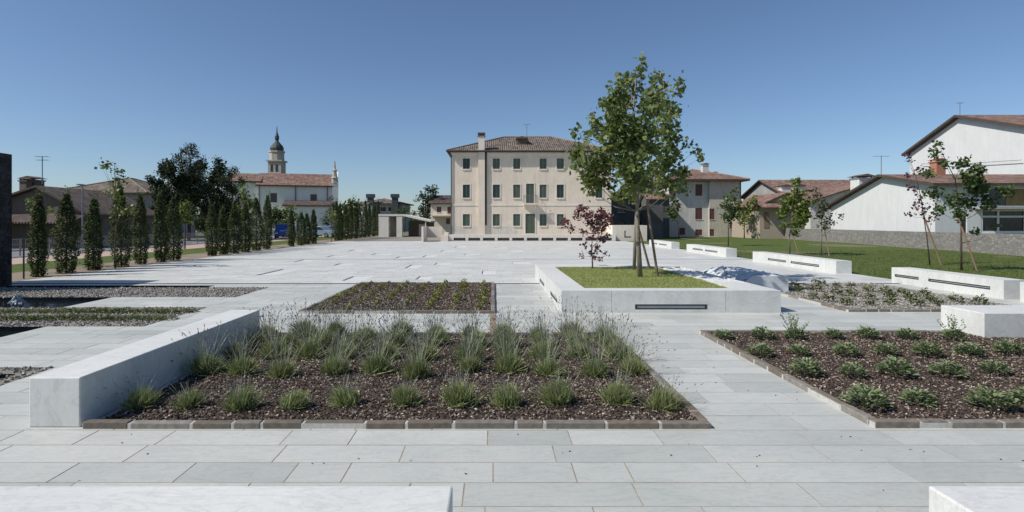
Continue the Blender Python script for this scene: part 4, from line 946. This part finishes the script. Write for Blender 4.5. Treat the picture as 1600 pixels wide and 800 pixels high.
for side in (0,1):
    m=MB()
    for i in range(40):
        p,q=x0+xs_[i],x0+xs_[i+1]
        if (side==0)!=(q<AX(747.2,Y)-.02): continue
        if side==1 and p<AX(761,Y)+.1: continue
        m.poly([(p,Y-.012,0.3),(q,Y-.012,0.3),(q,Y-.012,tp_[i+1]),(p,Y-.012,tp_[i])]); m.poly([(p,Y-.012,tp_[i]),(q,Y-.012,tp_[i+1]),(q,Y-.001,tp_[i+1]),(p,Y-.001,tp_[i])])
    m.build('bare_base',M['patch'],root)
# gutter
m=MB(); m.tube([(x0-.5,Y-.53,ZE+.1),(x1+.5,Y-.53,ZE+.1)],0.08,6); m.build('gutter',M['eave'],root)
# balcony
bx=AX(828.3,Y); bz=AZ(318,Y)
m=MB(); m.box((bx-.75,Y-.75,bz-.14),(bx+.75,Y-.004,bz)); 
for s in (-.6,.6): m.prism([(-.06,-.003,-.14),(-.06,-.6,-.14),(-.06,-.003,-.5)],(bx+s,Y,bz),(bx+s+.12,Y,bz))
bal=m.build('balcony',M['trim'],root)
m=MB()
for i in range(13):
    xx=bx-.72+1.44*i/12; m.tube([(xx,Y-.7,bz),(xx,Y-.7,bz+.9)],0.011,4)
for sy in (-1,1):
    for i in range(5): m.tube([(bx+sy*.72,Y-.7+.16*i,bz),(bx+sy*.72,Y-.7+.16*i,bz+.9)],0.011,4)
    m.tube([(bx+sy*.72,Y-.7,bz+.9),(bx+sy*.72,Y-.02,bz+.9)],0.022,4)
m.tube([(bx-.72,Y-.7,bz+.9),(bx+.72,Y-.7,bz+.9)],0.022,5); m.build('railing',M['galv'],bal)
# roof dormer (dark hatch) and antennas
m=MB(); dx=AX(815,66.3); m.box((dx-.6,65.2,10.9),(dx+.6,66.8,11.55)); m.prism([(-.7,-.1,0),(.7,-.1,0),(.7,-.1,.08),(0,-.1,.3),(-.7,-.1,.08)],(dx,65.1,11.55),(dx,67.4,11.6)); m.build('roof_hatch',M['roofdk'],root)
def antenna(x,y,z,h,label,arms=3):
    m=MB(); m.tube([(0,0,0),(0,0,h)],0.035,5)
    a=empty('antenna',(x,y,z),label,'antenna')
    m.build('mast',M['antenna'],a)
    k=MB()
    for i in range(arms):
        zz=h*(1-0.12*i-0.02); ln=h*0.22*(1-0.15*i); k.tube([(-ln,0,zz),(ln,0,zz)],0.02,4)
        for j in range(6): xx=-ln+2*ln*j/5; k.tube([(xx,-.2,zz),(xx,.2,zz)],0.012,4)
    k.build('elements',M['antenna'],a)
antenna(AX(823,69),69,12.0,AZ(194,69)-12.0,'thin television aerial on the roof of the large cream house',1)
antenna(AX(66,45),45,5.0,AZ(244,45)-5.0,'tall television aerial over the brown gabled house at left',2)
antenna(AX(1500,61),61,13.2,1.6,'small aerial on the peak of the upper white gabled house',1)
antenna(AX(1377,55),55,5.0,AZ(243,55)-5.0,'thin aerial behind the ridge of the lower white house',1)

# terrace wall with dark openings
root=empty('terrace_wall',(0,0,0),'long low white wall with a row of dark openings below the cream house','wall')
Y=59.5; m=MB(); xa,xb=AX(701,Y),AX(962,Y); hs=[]
for i in range(11):
    c=AX(718+22.9*i,Y)-xa; hs.append((c-0.62,c+0.62,0.06,0.36))
facade(m,(xa,Y,0),(1,0,0),(0,-1,0),xb-xa,-0.02,0.70,hs,0.5); m.poly([(xa,Y,.70),(xb,Y,.70),(xb,Y+.6,.70),(xa,Y+.6,.70)]); m.poly([(xb,Y,0),(xb,Y+.6,0),(xb,Y+.6,.7),(xb,Y,.7)]); m.poly([(xa,Y+.6,0),(xa,Y,0),(xa,Y,.7),(xa,Y+.6,.7)]); m.poly([(xb,Y+.6,0),(xa,Y+.6,0),(xa,Y+.6,.7),(xb,Y+.6,.7)])
m.build('wall',M['trim'],root)
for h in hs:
    k=MB(); k.box((xa+h[0]+.01,Y+.25,h[2]+.005),(xa+h[1]-.01,Y+.27,h[3]-.005)); k.build('opening_dark_panel',M['darkp'],root)  # solid dark panel set inside each opening, without bars
sheet('terrace',[(-5.0,14.2,60.12,62.99)],0.3,M['conc'])
root=empty('garden_wall',(0,0,0),'plain white block wall with a small niche right of the cream house','wall')
m=MB(); Y=60; xa,xb=AX(957,Y),AX(1011,Y); facade(m,(xa,Y,0),(1,0,0),(0,-1,0),xb-xa,-.02,AZ(352,Y),[(1.25,1.42,0.35,1.1),(1.42,2.0,0.35,0.5)],0.3)
h=AZ(352,Y); m.poly([(xa,Y,h),(xb,Y,h),(xb,Y+5,h),(xa,Y+5,h)]); m.poly([(xa,Y+5,0),(xa,Y,0),(xa,Y,h),(xa,Y+5,h)]); m.poly([(xb,Y,0),(xb,Y+5,0),(xb,Y+5,h),(xb,Y,h)]); m.poly([(xb,Y+5,0),(xa,Y+5,0),(xa,Y+5,h),(xb,Y+5,h)])
m.build('wall',M['trim'],root)
# low cream walls at left of the house
m=MB(); Y=60.5; m.box((AX(664,Y),Y-3,-.02),(AX(664,Y)+.2,Y+.5,1.55)); m.box((AX(667,Y)+.02,Y+.5,0.35),(AX(690,Y),Y+.8,1.5)); m.box((AX(690,Y),Y-1.2,-.02),(AX(702,Y)-0.02,Y+.8,.62)); m.box((AX(690,Y)+.3,Y-1.21+.4,.62),(AX(702,Y)-.05,Y+.78,.9))
tag(m.build('low_wall',M['trim']),'low cream parapet with a dark gap between the white pavilion and the cream house','wall')

# house right behind main house, the shade on its walls put into dark plaster
root=empty('terraced_house',(0,0,0),'low house behind the planter trees with wall shade painted dark grey','house')
Y=74; xa,xb=AX(956,Y),AX(1046,Y); hs=[(c-.45,c+.45,a,b) for c in (1.2,3.4,5.6) for (a,b) in ((0.9,2.1),(3.3,4.5))]
walls4(root,xa,xb,Y,Y+9,-.02,5.2,'darkp',hs)
for h in hs: window(root,(xa,Y,0),(1,0,0),(0,-1,0),(h[0]+h[1])/2,h[2],h[3],.9,'glass',0.0,'eave')
hip_roof(xa,xb,Y,Y+9,5.35,6.9,.4,'roofdk',root)
root=empty('outbuilding',(0,0,0),'white sunlit little wall building seen through the planter tree leaves','house')
Y=70; xa,xb=AX(1012,Y),AX(1036,Y); gable_x(root,xa,xb,Y,Y+3,-.02,AZ(312,Y),AZ(312,Y),Y+1.5,AZ(304,Y),'darkp','roofred',.2)
# pale stuccoed house
root=empty('stucco_house',(0,0,0),'pale grey stuccoed two storey house with brown shutters at the end of the lawn','house')
Y=78; xa,xm,xb=AX(1045,Y),AX(1107,Y),AX(1156,Y); ze=AZ(282,Y)
def wl(px,ta,tb_,w_,x_,YY): c=AX(px,YY)-x_; wd=w_*YY/F; return (c-wd/2,c+wd/2,AZ(tb_,YY),AZ(ta,YY))
hA=[wl(1092,288,306,11,xa,Y),wl(1092,325,343,11,xa,Y),wl(1092,358.5,368,11,xa,Y),wl(1051,288,306,10,xa,Y),wl(1066,356,367,9,xa,Y)]
walls4(root,xa,xm,Y,Y+11,-.02,ze,'offw',hA)
YB=77.6; hB=[wl(1112.5,326,343,8,xm,YB),wl(1112.5,358,369,7,xm,YB),wl(1144,350,358,6,xm,YB)]
m=MB(); facade(m,(xm,YB,0),(1,0,0),(0,-1,0),xb-xm,-.02,ze,hB); m.poly([(xm,Y,-.02),(xm,YB,-.02),(xm,YB,ze),(xm,Y,ze)]); m.poly([(xb,YB,-.02),(xb,Y+11,-.02),(xb,Y+11,ze),(xb,YB,ze)]); m.build('wall',M['beige'],root)
for h in hA: window(root,(xa,Y,0),(1,0,0),(0,-1,0),(h[0]+h[1])/2,h[2],h[3],h[1]-h[0],'shut',0.0,'shutr')
for h in hB: window(root,(xm,YB,0),(1,0,0),(0,-1,0),(h[0]+h[1])/2,h[2],h[3],h[1]-h[0],'shut',0.0,'shutr')
rf=hip_roof(xa,xb,YB,Y+11,ze+.12,ze+1.9,.85,'roofred',root,t=.25)
chimney(root,AX(1101,Y+3),Y+3,ze+.6,AZ(259,Y+3),0.85,'offw','roofred'); chimney(root,AX(1116,Y+4),Y+4,ze+.6,AZ(272,Y+4),0.7,'brick','roofred')
m=MB(); m.tube([(xb-.1,YB-.1,0),(xb-.1,YB-.1,ze)],.06,6); m.build('drainpipe',M['post'],root)
# stone garden wall at lawn edge
pts=[(31.15,14),(31.3,33),(31.9,40.5),(33.6,52),(34.0,61),(36.6,77)]
m=MB()
for i in range(len(pts)-1):
    a,b=Vector((*pts[i],0)),Vector((*pts[i+1],0)); L_=(b-a).length; nn=int(L_/1.2)+1
    for k in range(nn):
        p=a.lerp(b,k/nn); q=a.lerp(b,(k+1)/nn); hp=1.27+0.03*mnoise.noise(p*.5); hq=1.27+0.03*mnoise.noise(q*.5); n_=Vector((0.3,0,0))
        m.poly([q+Vector((0,0,-.1)),p+Vector((0,0,-.1)),p+Vector((0,0,hp)),q+Vector((0,0,hq))]); m.poly([p+Vector((0,0,hp)),p+n_+Vector((0,0,hp)),q+n_+Vector((0,0,hq)),q+Vector((0,0,hq))])
        m.poly([p+n_+Vector((0,0,-.1)),q+n_+Vector((0,0,-.1)),q+n_+Vector((0,0,hq)),p+n_+Vector((0,0,hp))])
tag(m.build('garden_wall',M['wallst'],uv=True),'long grey rubble stone wall closing the lawn at right','wall')
# lower white gabled house A
root=empty('white_house',(0,0,0),'low white gabled house with red tiled roof directly behind the garden wall','house')
hs=[(1.9,2.5,0.1,2.3),(3.1,4.4,0.4,2.3),(4.7,7.4,0.4,2.35),(4.7,7.2,3.2,4.55)]
hs=[(2.0,2.5,0.2,2.75),(3.6,9.2,1.15,2.95),(4.2,7.6,3.3,4.6)]
ro=gable_x(root,34.6,46.5,44.5,58.2,-.02,4.9,3.5,50.4,6.0,'white','roofdk' and 'roofred',0.55,0.2,holesF=hs)
o_=(34.6,44.5,0)
m=MB(); m.box((36.62,44.6,.22),(37.08,44.62,2.73)); m.build('door',M['glass'],root)
g=MB(); 
for (a,b,c,d) in ((3.6,9.2,1.15,1.3),(3.6,9.2,2.35,2.5),(3.6,9.2,2.85,2.95)): g.obox(o_,(1,0,0),(0,-1,0),(a,b),(-.1,-.03),(c,d))
for xx in (3.6,4.9,7.0,7.6,9.05): g.obox(o_,(1,0,0),(0,-1,0),(xx,xx+.15),(-.102,-.028),(1.15,2.95))
wf=g.build('window',M['frame'],root); g=MB(); g.obox(o_,(1,0,0),(0,-1,0),(3.6,9.2),(-.14,-.12),(1.15,2.95)); g.build('pane',M['glass'],wf)
g=MB(); g.obox(o_,(1,0,0),(0,-1,0),(3.0,12),(0.0,0.9),(3.0,3.18)); lg=g.build('balcony',M['greyp'],root)
g=MB(); g.obox(o_,(1,0,0),(0,-1,0),(5.6,7.4),(-.12,-.05),(3.32,4.58)); g.build('panel',M['wood'],lg); g=MB(); g.obox(o_,(1,0,0),(0,-1,0),(4.2,5.55),(-.12,-.08),(3.32,4.58)); g.build('pane',M['glass'],lg)
chimney(root,35.35,54.5,3.8,AZ(280,54.5),1.35,'white','roofdk')
chimney(root,AX(1465,50),50,5.4,AZ(254,50),0.8,'brick','brick')
# upper white gabled house B
root=empty('white_house',(0,0,0),'tall upper white gabled house rising behind the low one at the right edge','house')
gable_x(root,50,66,53.4,68.2,-.02,10.9,10.2,60.9,13.2,'white','roofred',0.6,0.25)
# overhead cable
m=MB(); a=Vector((50-.3,66,AZ(260,66)+.3)); b=Vector((49.7,53.5,AZ(250,53.5))); m.tube([a,a.lerp(b,.5)-Vector((0,0,.15)),b],.035,4)
tag(m.build('cable',M['antenna']),'thin dark cable running across the upper white house wall','cable')
# barn C
root=empty('stone_barn',(0,0,0),'old stone barn with sagging red tile roof behind the lawn wall','barn')
Y=69; xa,xb=AX(1187,Y),AX(1258,Y)
gable_y(root,xa,xa+1.1+xb-xa,Y,Y+8,-.02,AZ(322,Y),AZ(322,Y)+.1,(xa+xb)/2+.4,AZ(303,Y),'barn','roofred',.4)
m=MB(); m.box((xa+.5,Y-.05,1.3),(xa+1.1,Y-.003,3.2)); m.build('door',M['stake'],root)
m=MB(); m.prism([(0,-1.6,0),(0,0,.55),(0,0,.68),(0,-1.6,.12)],(xa-.4,Y,AZ(325,Y)),(xb-.5,Y,AZ(325,Y))); m.build('lean_to_roof',M['roofred'],root,uv=True)
root=empty('farmhouse',(0,0,0),'long farmhouse with red tile roof and two white chimneys between barn and white gable','house')
Y=68; xa,xb=AX(1259,Y),AX(1345,Y)+2
gable_x(root,AX(1225,74),xb+4,74,86,-.02,AZ(303,74),AZ(303,74),80,AZ(283,80),'greyp','roofred',.5)
for px in (1225,1247): chimney(root,AX(px,75),75,AZ(310,75),AZ(293.5,75),1.2,'white','roofdk')
root=empty('farmhouse_wing',(0,0,0),'grey walled wing with sloping red roof beside the low white gable','house')
gable_y(root,xa,xb+2.5,Y-1,Y+5,-.02,AZ(316,Y),AZ(296,Y),xb-1.4,AZ(287,Y),'offw','roofred',.45)

# left houses
root=empty('gabled_house',(0,0,0),'dark brown low gabled house with two chimney pots at far left','house')
Y=45; gable_y(root,AX(-60,Y),AX(135,Y),Y,Y+9,-.02,AZ(335,Y),AZ(333,Y),AX(62,Y),AZ(294,Y),'stuccod','roofdk',.5)
m=MB(); m.prism([(0,-2.2,0),(0,0,.6),(0,0,.75),(0,-2.2,.12)],(AX(-60,Y),Y,AZ(345,Y)-.2),(AX(140,Y),Y,AZ(345,Y)-.2)); m.build('porch_roof',M['roofdk'],root,uv=True)
for a in (-20,30,80,120): 
    m=MB(); m.box((AX(a,Y)-.1,Y-2.0,-.02),(AX(a,Y)+.1,Y-1.8,AZ(345,Y)-.15)); m.build('porch_post',M['eave'],root)
chimney(root,AX(40,49),49,AZ(300,49)-1,AZ(284,49),.6,'stuccod','roofdk'); chimney(root,AX(52,50),50,AZ(300,50)-1,AZ(283,50),1.1,'stuccod','roofdk')
root=empty('villa',(0,0,0),'grey walled house with hipped tile roof behind the brown gabled house','house')
Y=70; xa,xb=AX(88,Y),AX(226,Y); hs=[(c-.55,c+.55,a,b) for c in (1.5,4,7.2,9.8) for (a,b) in ((0.9,2.2),(3.6,4.8))]
walls4(root,xa,xb,Y,Y+12,-.02,AZ(303,Y),'greyp',hs)
for h in hs: window(root,(xa,Y,0),(1,0,0),(0,-1,0),(h[0]+h[1])/2,h[2],h[3],1.1,'glass',0.0,'eave')
hip_roof(xa,xb,Y,Y+12,AZ(303,Y)+.15,AZ(278,Y+6)-.1,.8,'rooftan',root)
# church
Y=130.0
root=empty('church',(0,0,0),'long pale village church nave with red tile roof beyond the square','church')
xa,xb=AX(412,Y),AX(522,Y); ze=AZ(291,Y)
hs=[wl(433.5,303,317,9.5,xa,Y),wl(491.5,304,318,9.5,xa,Y)]
gable_x(root,xa,xb,Y,Y+13,-.02,ze,ze,Y+6.5,AZ(275,Y+6.5),'church','roofred',.6,.3,holesF=hs)
for h in hs: window(root,(xa,Y,0),(1,0,0),(0,-1,0),(h[0]+h[1])/2,h[2],h[3],h[1]-h[0],'glass',0.1,'eave')
gable_x(root,AX(372,Y+1),xa-.02,Y+1,Y+12,-.02,AZ(286,Y),AZ(286,Y),Y+6.5,AZ(276,Y+6.5),'church','roofred',.5,.3)
for px in (413,465,512):
    m=MB(); m.box((AX(px,Y)-.12,Y-.2,4),(AX(px,Y)+.12,Y-.003,ze)); m.build('drainpipe',M['antenna'],root)
xc,xd=AX(452,Y),AX(520,Y); m=MB(); m.box((xc,Y-6,-.02),(xd,Y-.01,AZ(323,Y-6))); m.build('aisle',M['church'],root)
m=MB(); m.prism([(0,0,0),(0,6.5,1.2),(0,6.5,1.5),(0,0,.35)],(xc-.4,Y-6.5,AZ(323,Y-6)),(xd+.4,Y-6.5,AZ(323,Y-6))); m.build('aisle_roof',M['roofdk'],root,uv=True)
m=MB(); m.box((AX(519,Y),Y-.6,-.02),(AX(528,Y),Y+13.6,AZ(285,Y))); m.prism([(0,-.8,0),(0,14.0,0),(0,7,3.0)],(AX(522,Y),Y,AZ(285,Y)),(AX(528,Y),Y,AZ(285,Y))); m.build('front_wall',M['church'],root)
m=MB(); m.lathe([(.75,0),(.75,1.2),(.9,1.25),(.6,1.6),(.45,2.8),(.6,3.0),(.25,3.4),(.12,5.2)],(AX(523,Y),Y,AZ(287,Y)),8); m.build('pinnacle',M['stone'],root)
_a=R(15); _p=Vector((AX(524,130),130,0)); root.rotation_euler=(0,0,_a); root.location=_p-Matrix.Rotation(_a,3,'Z')@_p
root=empty('bell_tower',(0,0,0),'stone bell tower with dark onion dome rising above the church roof','tower')
Y=146; xa,xb=AX(418.5,Y),AX(439,Y); cx=(xa+xb)/2; w_=xb-xa; zb=AZ(271,Y); zc=AZ(252,Y)
hs=[(w_*.2,w_*.42,zb+.4,zc-.9),(w_*.58,w_*.8,zb+.4,zc-.9)]
walls4(root,xa,xb,Y,Y+w_,-.02,zc,'stone',hs,hs)
m=MB()
for hh in hs:
    m.box((xa+hh[0]-.0,Y+.17,hh[2]),(xa+hh[1],Y+.2,hh[3])) if False else m.box((xa+hh[0]+.01,Y+.08,hh[2]+.01),(xa+hh[1]-.01,Y+.12,hh[3]-.01))
m.build('belfry_opening',M['glass'],root)
m=MB(); m.box((xa-.35,Y-.35,zc),(xb+.35,Y+w_+.35,zc+.35)); m.box((xa-.2,Y-.2,zb-.3),(xb+.2,Y+w_+.2,zb)); m.build('cornice',M['stone'],root)
m=MB(); m.lathe([(w_*.54,0),(w_*.54,AZ(237,Y)-zc-.5),(w_*.6,AZ(237,Y)-zc-.4),(w_*.6,AZ(237,Y)-zc)],(cx,Y+w_/2,zc+.35),8); m.build('drum',M['stone'],root)
z=AZ(236.5,Y); m=MB(); m.lathe([(w_*.42,0),(w_*.50,.5),(w_*.51,1.0),(w_*.44,1.6),(w_*.28,2.2),(w_*.15,2.7),(w_*.11,3.1),(w_*.16,3.3),(w_*.16,4.1),(w_*.11,4.5),(w_*.05,5.2),(.05,6.8)],(cx,Y+w_/2,z),12); m.build('dome',M['dome'],root,smooth=False)
# villa with two chimneys
root=empty('villa',(0,0,0),'far grey villa with hipped roof and two tall dark chimneys','house')
Y=122; xa,xb=AX(563,Y),AX(657-2,Y)-3.5; ze=AZ(318.5,Y)
xb=AX(628,Y); hs=[(c-.55,c+.55,a,b) for c in (1.5,3.2,4.9,6.6,8.0) for (a,b) in ((4.3,5.2),(1.8,3.3))]
walls4(root,xa,xb,Y,Y+12,-.02,ze,'greyp',hs,[])
for h in hs: window(root,(xa,Y,0),(1,0,0),(0,-1,0),(h[0]+h[1])/2,h[2],h[3],1.1,'glass',0.0,'eave')
hip_roof(xa,xb,Y,Y+12,ze+.1,AZ(311,Y+6),.8,'rooftan',root)
for px in (580,618):
    m=MB(); m.box((AX(px,Y)-.75,Y-1.2,-.02),(AX(px,Y)+.75,Y-.01,ze)); m.box((AX(px,Y)-.62,Y-1.1,ze),(AX(px,Y)+.62,Y-.05,AZ(309,Y))); m.box((AX(px,Y)-.85,Y-1.3,AZ(309,Y)),(AX(px,Y)+.85,Y+.1,AZ(303.5,Y))); m.build('chimney',M['dome'],root)
root=empty('small_white_house',(0,0,0),'bright white narrow house end behind the last cypresses','house')
Y=100; gable_x(root,AX(558,Y),AX(570,Y),Y,Y+8,-.02,AZ(322,Y),AZ(322,Y),Y+4,AZ(317,Y),'white','rooftan',.3)
root=empty('cottage',(0,0,0),'cream cottage with brown roof and small balcony left of the cream house','house')
Y=96; xa,xb=AX(673,Y),AX(716,Y); hs=[wl(686,323,332,7,xa,Y),wl(702,323,334,6,xa,Y),wl(700,341,350,6,xa,Y)]
gable_x(root,xa,xb,Y,Y+8,-.02,AZ(318,Y),AZ(318,Y),Y+4,AZ(307,Y+4),'cream','roofdk',.4,.2,holesF=hs)
for h in hs: window(root,(xa,Y,0),(1,0,0),(0,-1,0),(h[0]+h[1])/2,h[2],h[3],h[1]-h[0],'shut',0.0,'shutr')
m=MB(); m.box((xa+.2,Y-1.3,AZ(338,Y)),(xb,Y-.01,AZ(336,Y))); m.build('balcony',M['trim'],root)
# white pavilion
root=empty('pavilion',(0,0,0),'white open fronted pavilion with a sloping slab roof beside the cypress row','pavilion')
Y=77; f=lambda px: AX(px,Y); zt=AZ(334.5,Y); 
m=MB(); m.box((f(591.5),Y,-.02),(f(607),Y+7,zt-.25)); m.box((f(619.5),Y,-.02),(f(628),Y+.6,zt-.25)); m.box((f(607),Y+1.2,-.02),(f(619.5),Y+1.4,zt-.26)); m.build('wall',M['conc'],root)
m=MB(); m.box((f(608),Y+1.14,0),(f(618.5),Y+1.19,2.7)); m.build('door',M['greyd'],root)
m=MB(); m.box((f(628),Y+6,-.02),(f(671),Y+6.3,2.2)); m.build('back_wall',M['greyd'],root)
m=MB(); A=[(f(591.2),zt),(f(630),zt-.02),(f(673),AZ(344.5,Y))]
for i in range(2):
    (a,za),(b,zb_)=A[i],A[i+1]
    m.prism([(0,0,0),(0,7.1,0),(0,7.1,0),(0,0,0)],(a,Y,za),(a,Y,za)) if False else None
m=MB(); (a,za),(b,zb_),(c,zc_)=A
top=[(a,za),(b,zb_),(c,zc_)]; bot=[(c,zc_-.22),(b,zb_-.25),(a,za-.25)]; pr=top+bot
m.poly([(x,Y-.05,z) for x,z in pr][::-1]); m.poly([(x,Y+7.1,z) for x,z in pr])
for i in range(6):
    p,q=pr[i],pr[(i+1)%6]; m.poly([(p[0],Y-.05,p[1]),(q[0],Y-.05,q[1]),(q[0],Y+7.1,q[1]),(p[0],Y+7.1,p[1])])
m.build('roof',M['conc'],root)
m=MB(); m.box((f(664),Y+.1,-.02),(f(665.5),Y+.3,AZ(344,Y)-.1)); m.build('column',M['conc'],root)
m=MB(); m.prism([(0,0,0),(0,.2,0),(0,.2,1.7),(0,0,1.7)],(f(650),Y+3,0),(f(659),Y+3,0)); m.build('inner_wall',M['conc'],root)

# ------------------------------------------------------------------ cars, road fence, lamp
def car(x,y,rz,mat,label,van=False):
    root=empty('parked_car',(x,y,0),label,'car'); root.rotation_euler=(0,0,rz)
    L2,W2=2.1,0.86
    prof=[(-2.1,.30),(2.1,.30),(2.12,.62),(1.95,.82),(1.15,.95),(.45,1.42),(-1.35,1.45),(-1.95,1.0),(-2.12,.9)] if not van else [(-2.1,.30),(2.1,.30),(2.12,.75),(1.9,1.0),(1.3,1.1),(.8,1.75),(-2.0,1.8),(-2.12,.9)]
    m=MB(); m.prism([(a,0,b) for a,b in prof],(0,-W2,0),(0,W2,0)); m.build('body',M[mat],root,bevel=0.05)
    g=MB(); wp=[(.98,.99),(.42,1.34),(-1.28,1.36),(-1.7,1.02)] if not van else [(1.15,1.15),(.72,1.65),(-1.85,1.68),(-1.85,1.15)]
    for s in (-1,1): g.prism([(a,0,b) for a,b in wp],(0,s*(W2+.004)-.008,0),(0,s*(W2+.004)+.008,0))
    g.build('side_window',M['glass'],root)
    for sx in (-1.3,1.3):
        for sy in (-1,1):
            w__=MB(); w__.tube([(sx,sy*(W2-.18),.31),(sx,sy*(W2+.02),.31)],.31,14); wo=w__.build('wheel',M['tyre'],root)
            h=MB(); h.tube([(sx,sy*(W2+.02),.31),(sx,sy*(W2+.035),.31)],.19,10); h.build('rim',M['galv'],wo)
    for sy in (-.6,.6):
        h=MB(); h.box((2.06,sy-.15,.62),(2.13,sy+.15,.74)); h.build('headlight',M['frame'],root)
car(AX(443,70),70,R(-75),'carb','bright blue van parked beyond the cypresses, leftmost of the cars',True)
car(AX(455,76),76,R(-80),'carg','pale blue grey car half hidden behind the thin cypresses')
car(AX(499,74),75,R(-20),'carg','blue grey car parked in the gap before the last cypress group')
car(AX(512,79),81,R(-20),'card','dark navy car parked just right of the blue grey one')
root=empty('road_fence',(0,0,0),'low grey metal fence along the road behind the cypresses','fence')
m=MB(); pm=None
for i in range(26):
    y=22+i*2.2; k=MB(); k.box((-27.45,y-.03,-.01),(-27.39,y+.03,1.05)); k.build('post',M['galv'],root)
for z in (.35,.7,1.0): m.box((-27.44,22,z-.03),(-27.40,22+25*2.2,z+.03))
for i in range(360): y=22+i*.152; m.box((-27.43,y-.008,.32),(-27.41,y+.008,1.0))
m.build('rails',M['galv'],root)
root=empty('lamp_post',(AX(129,43),43,0),'slim grey lamp post between the houses at left','lamp post')
m=MB(); m.tube([(0,0,0),(0,0,AZ(290,43))],[.07,.045],8); m.build('pole',M['antenna'],root)
m=MB(); m.box((-.1,-.5,AZ(290,43)),(.1,.15,AZ(290,43)+.1)); m.build('lamp_head',M['antenna'],root)

# background belt of trees, far away
C=[];T=[]
for k in range(5200):
    a=rng.uniform(-1.05,1.05); d=rng.uniform(150,230)
    x=math.sin(a)*d*1.3; y=math.cos(a)*d+30; hh=3.2+2.2*mnoise.noise(Vector((x*.03,y*.03,0)))+1.5*mnoise.noise(Vector((x*.12,0,3)))
    C.append((x,y,rng.uniform(0,1)**.6*max(1.2,hh))); T.append(rng.normal(.4,.2))
C=np.array(C); C=np.concatenate([C+rng.normal(0,.8,C.shape)*np.array([1,1,.5]) for _ in range(4)]); C[:,2]=np.abs(C[:,2])
tag(link('far_trees',leaf_mesh('far_trees',C,1.7,M['grleaf'],'quad',tints=np.tile(T,4))),'low distant belt of green trees along the horizon','trees',kind='stuff')
# debris on the foreground slabs: leaves and bark bits
dm=scatter(60,[(-4,7,3.6,5.4),(2.2,3.6,5.5,9)],0.002,(0.004,0.013),M['bark'],'bark_litter',zj=.002); tag(dm,'tiny bark crumbs scattered on the foreground paving','litter',kind='stuff')
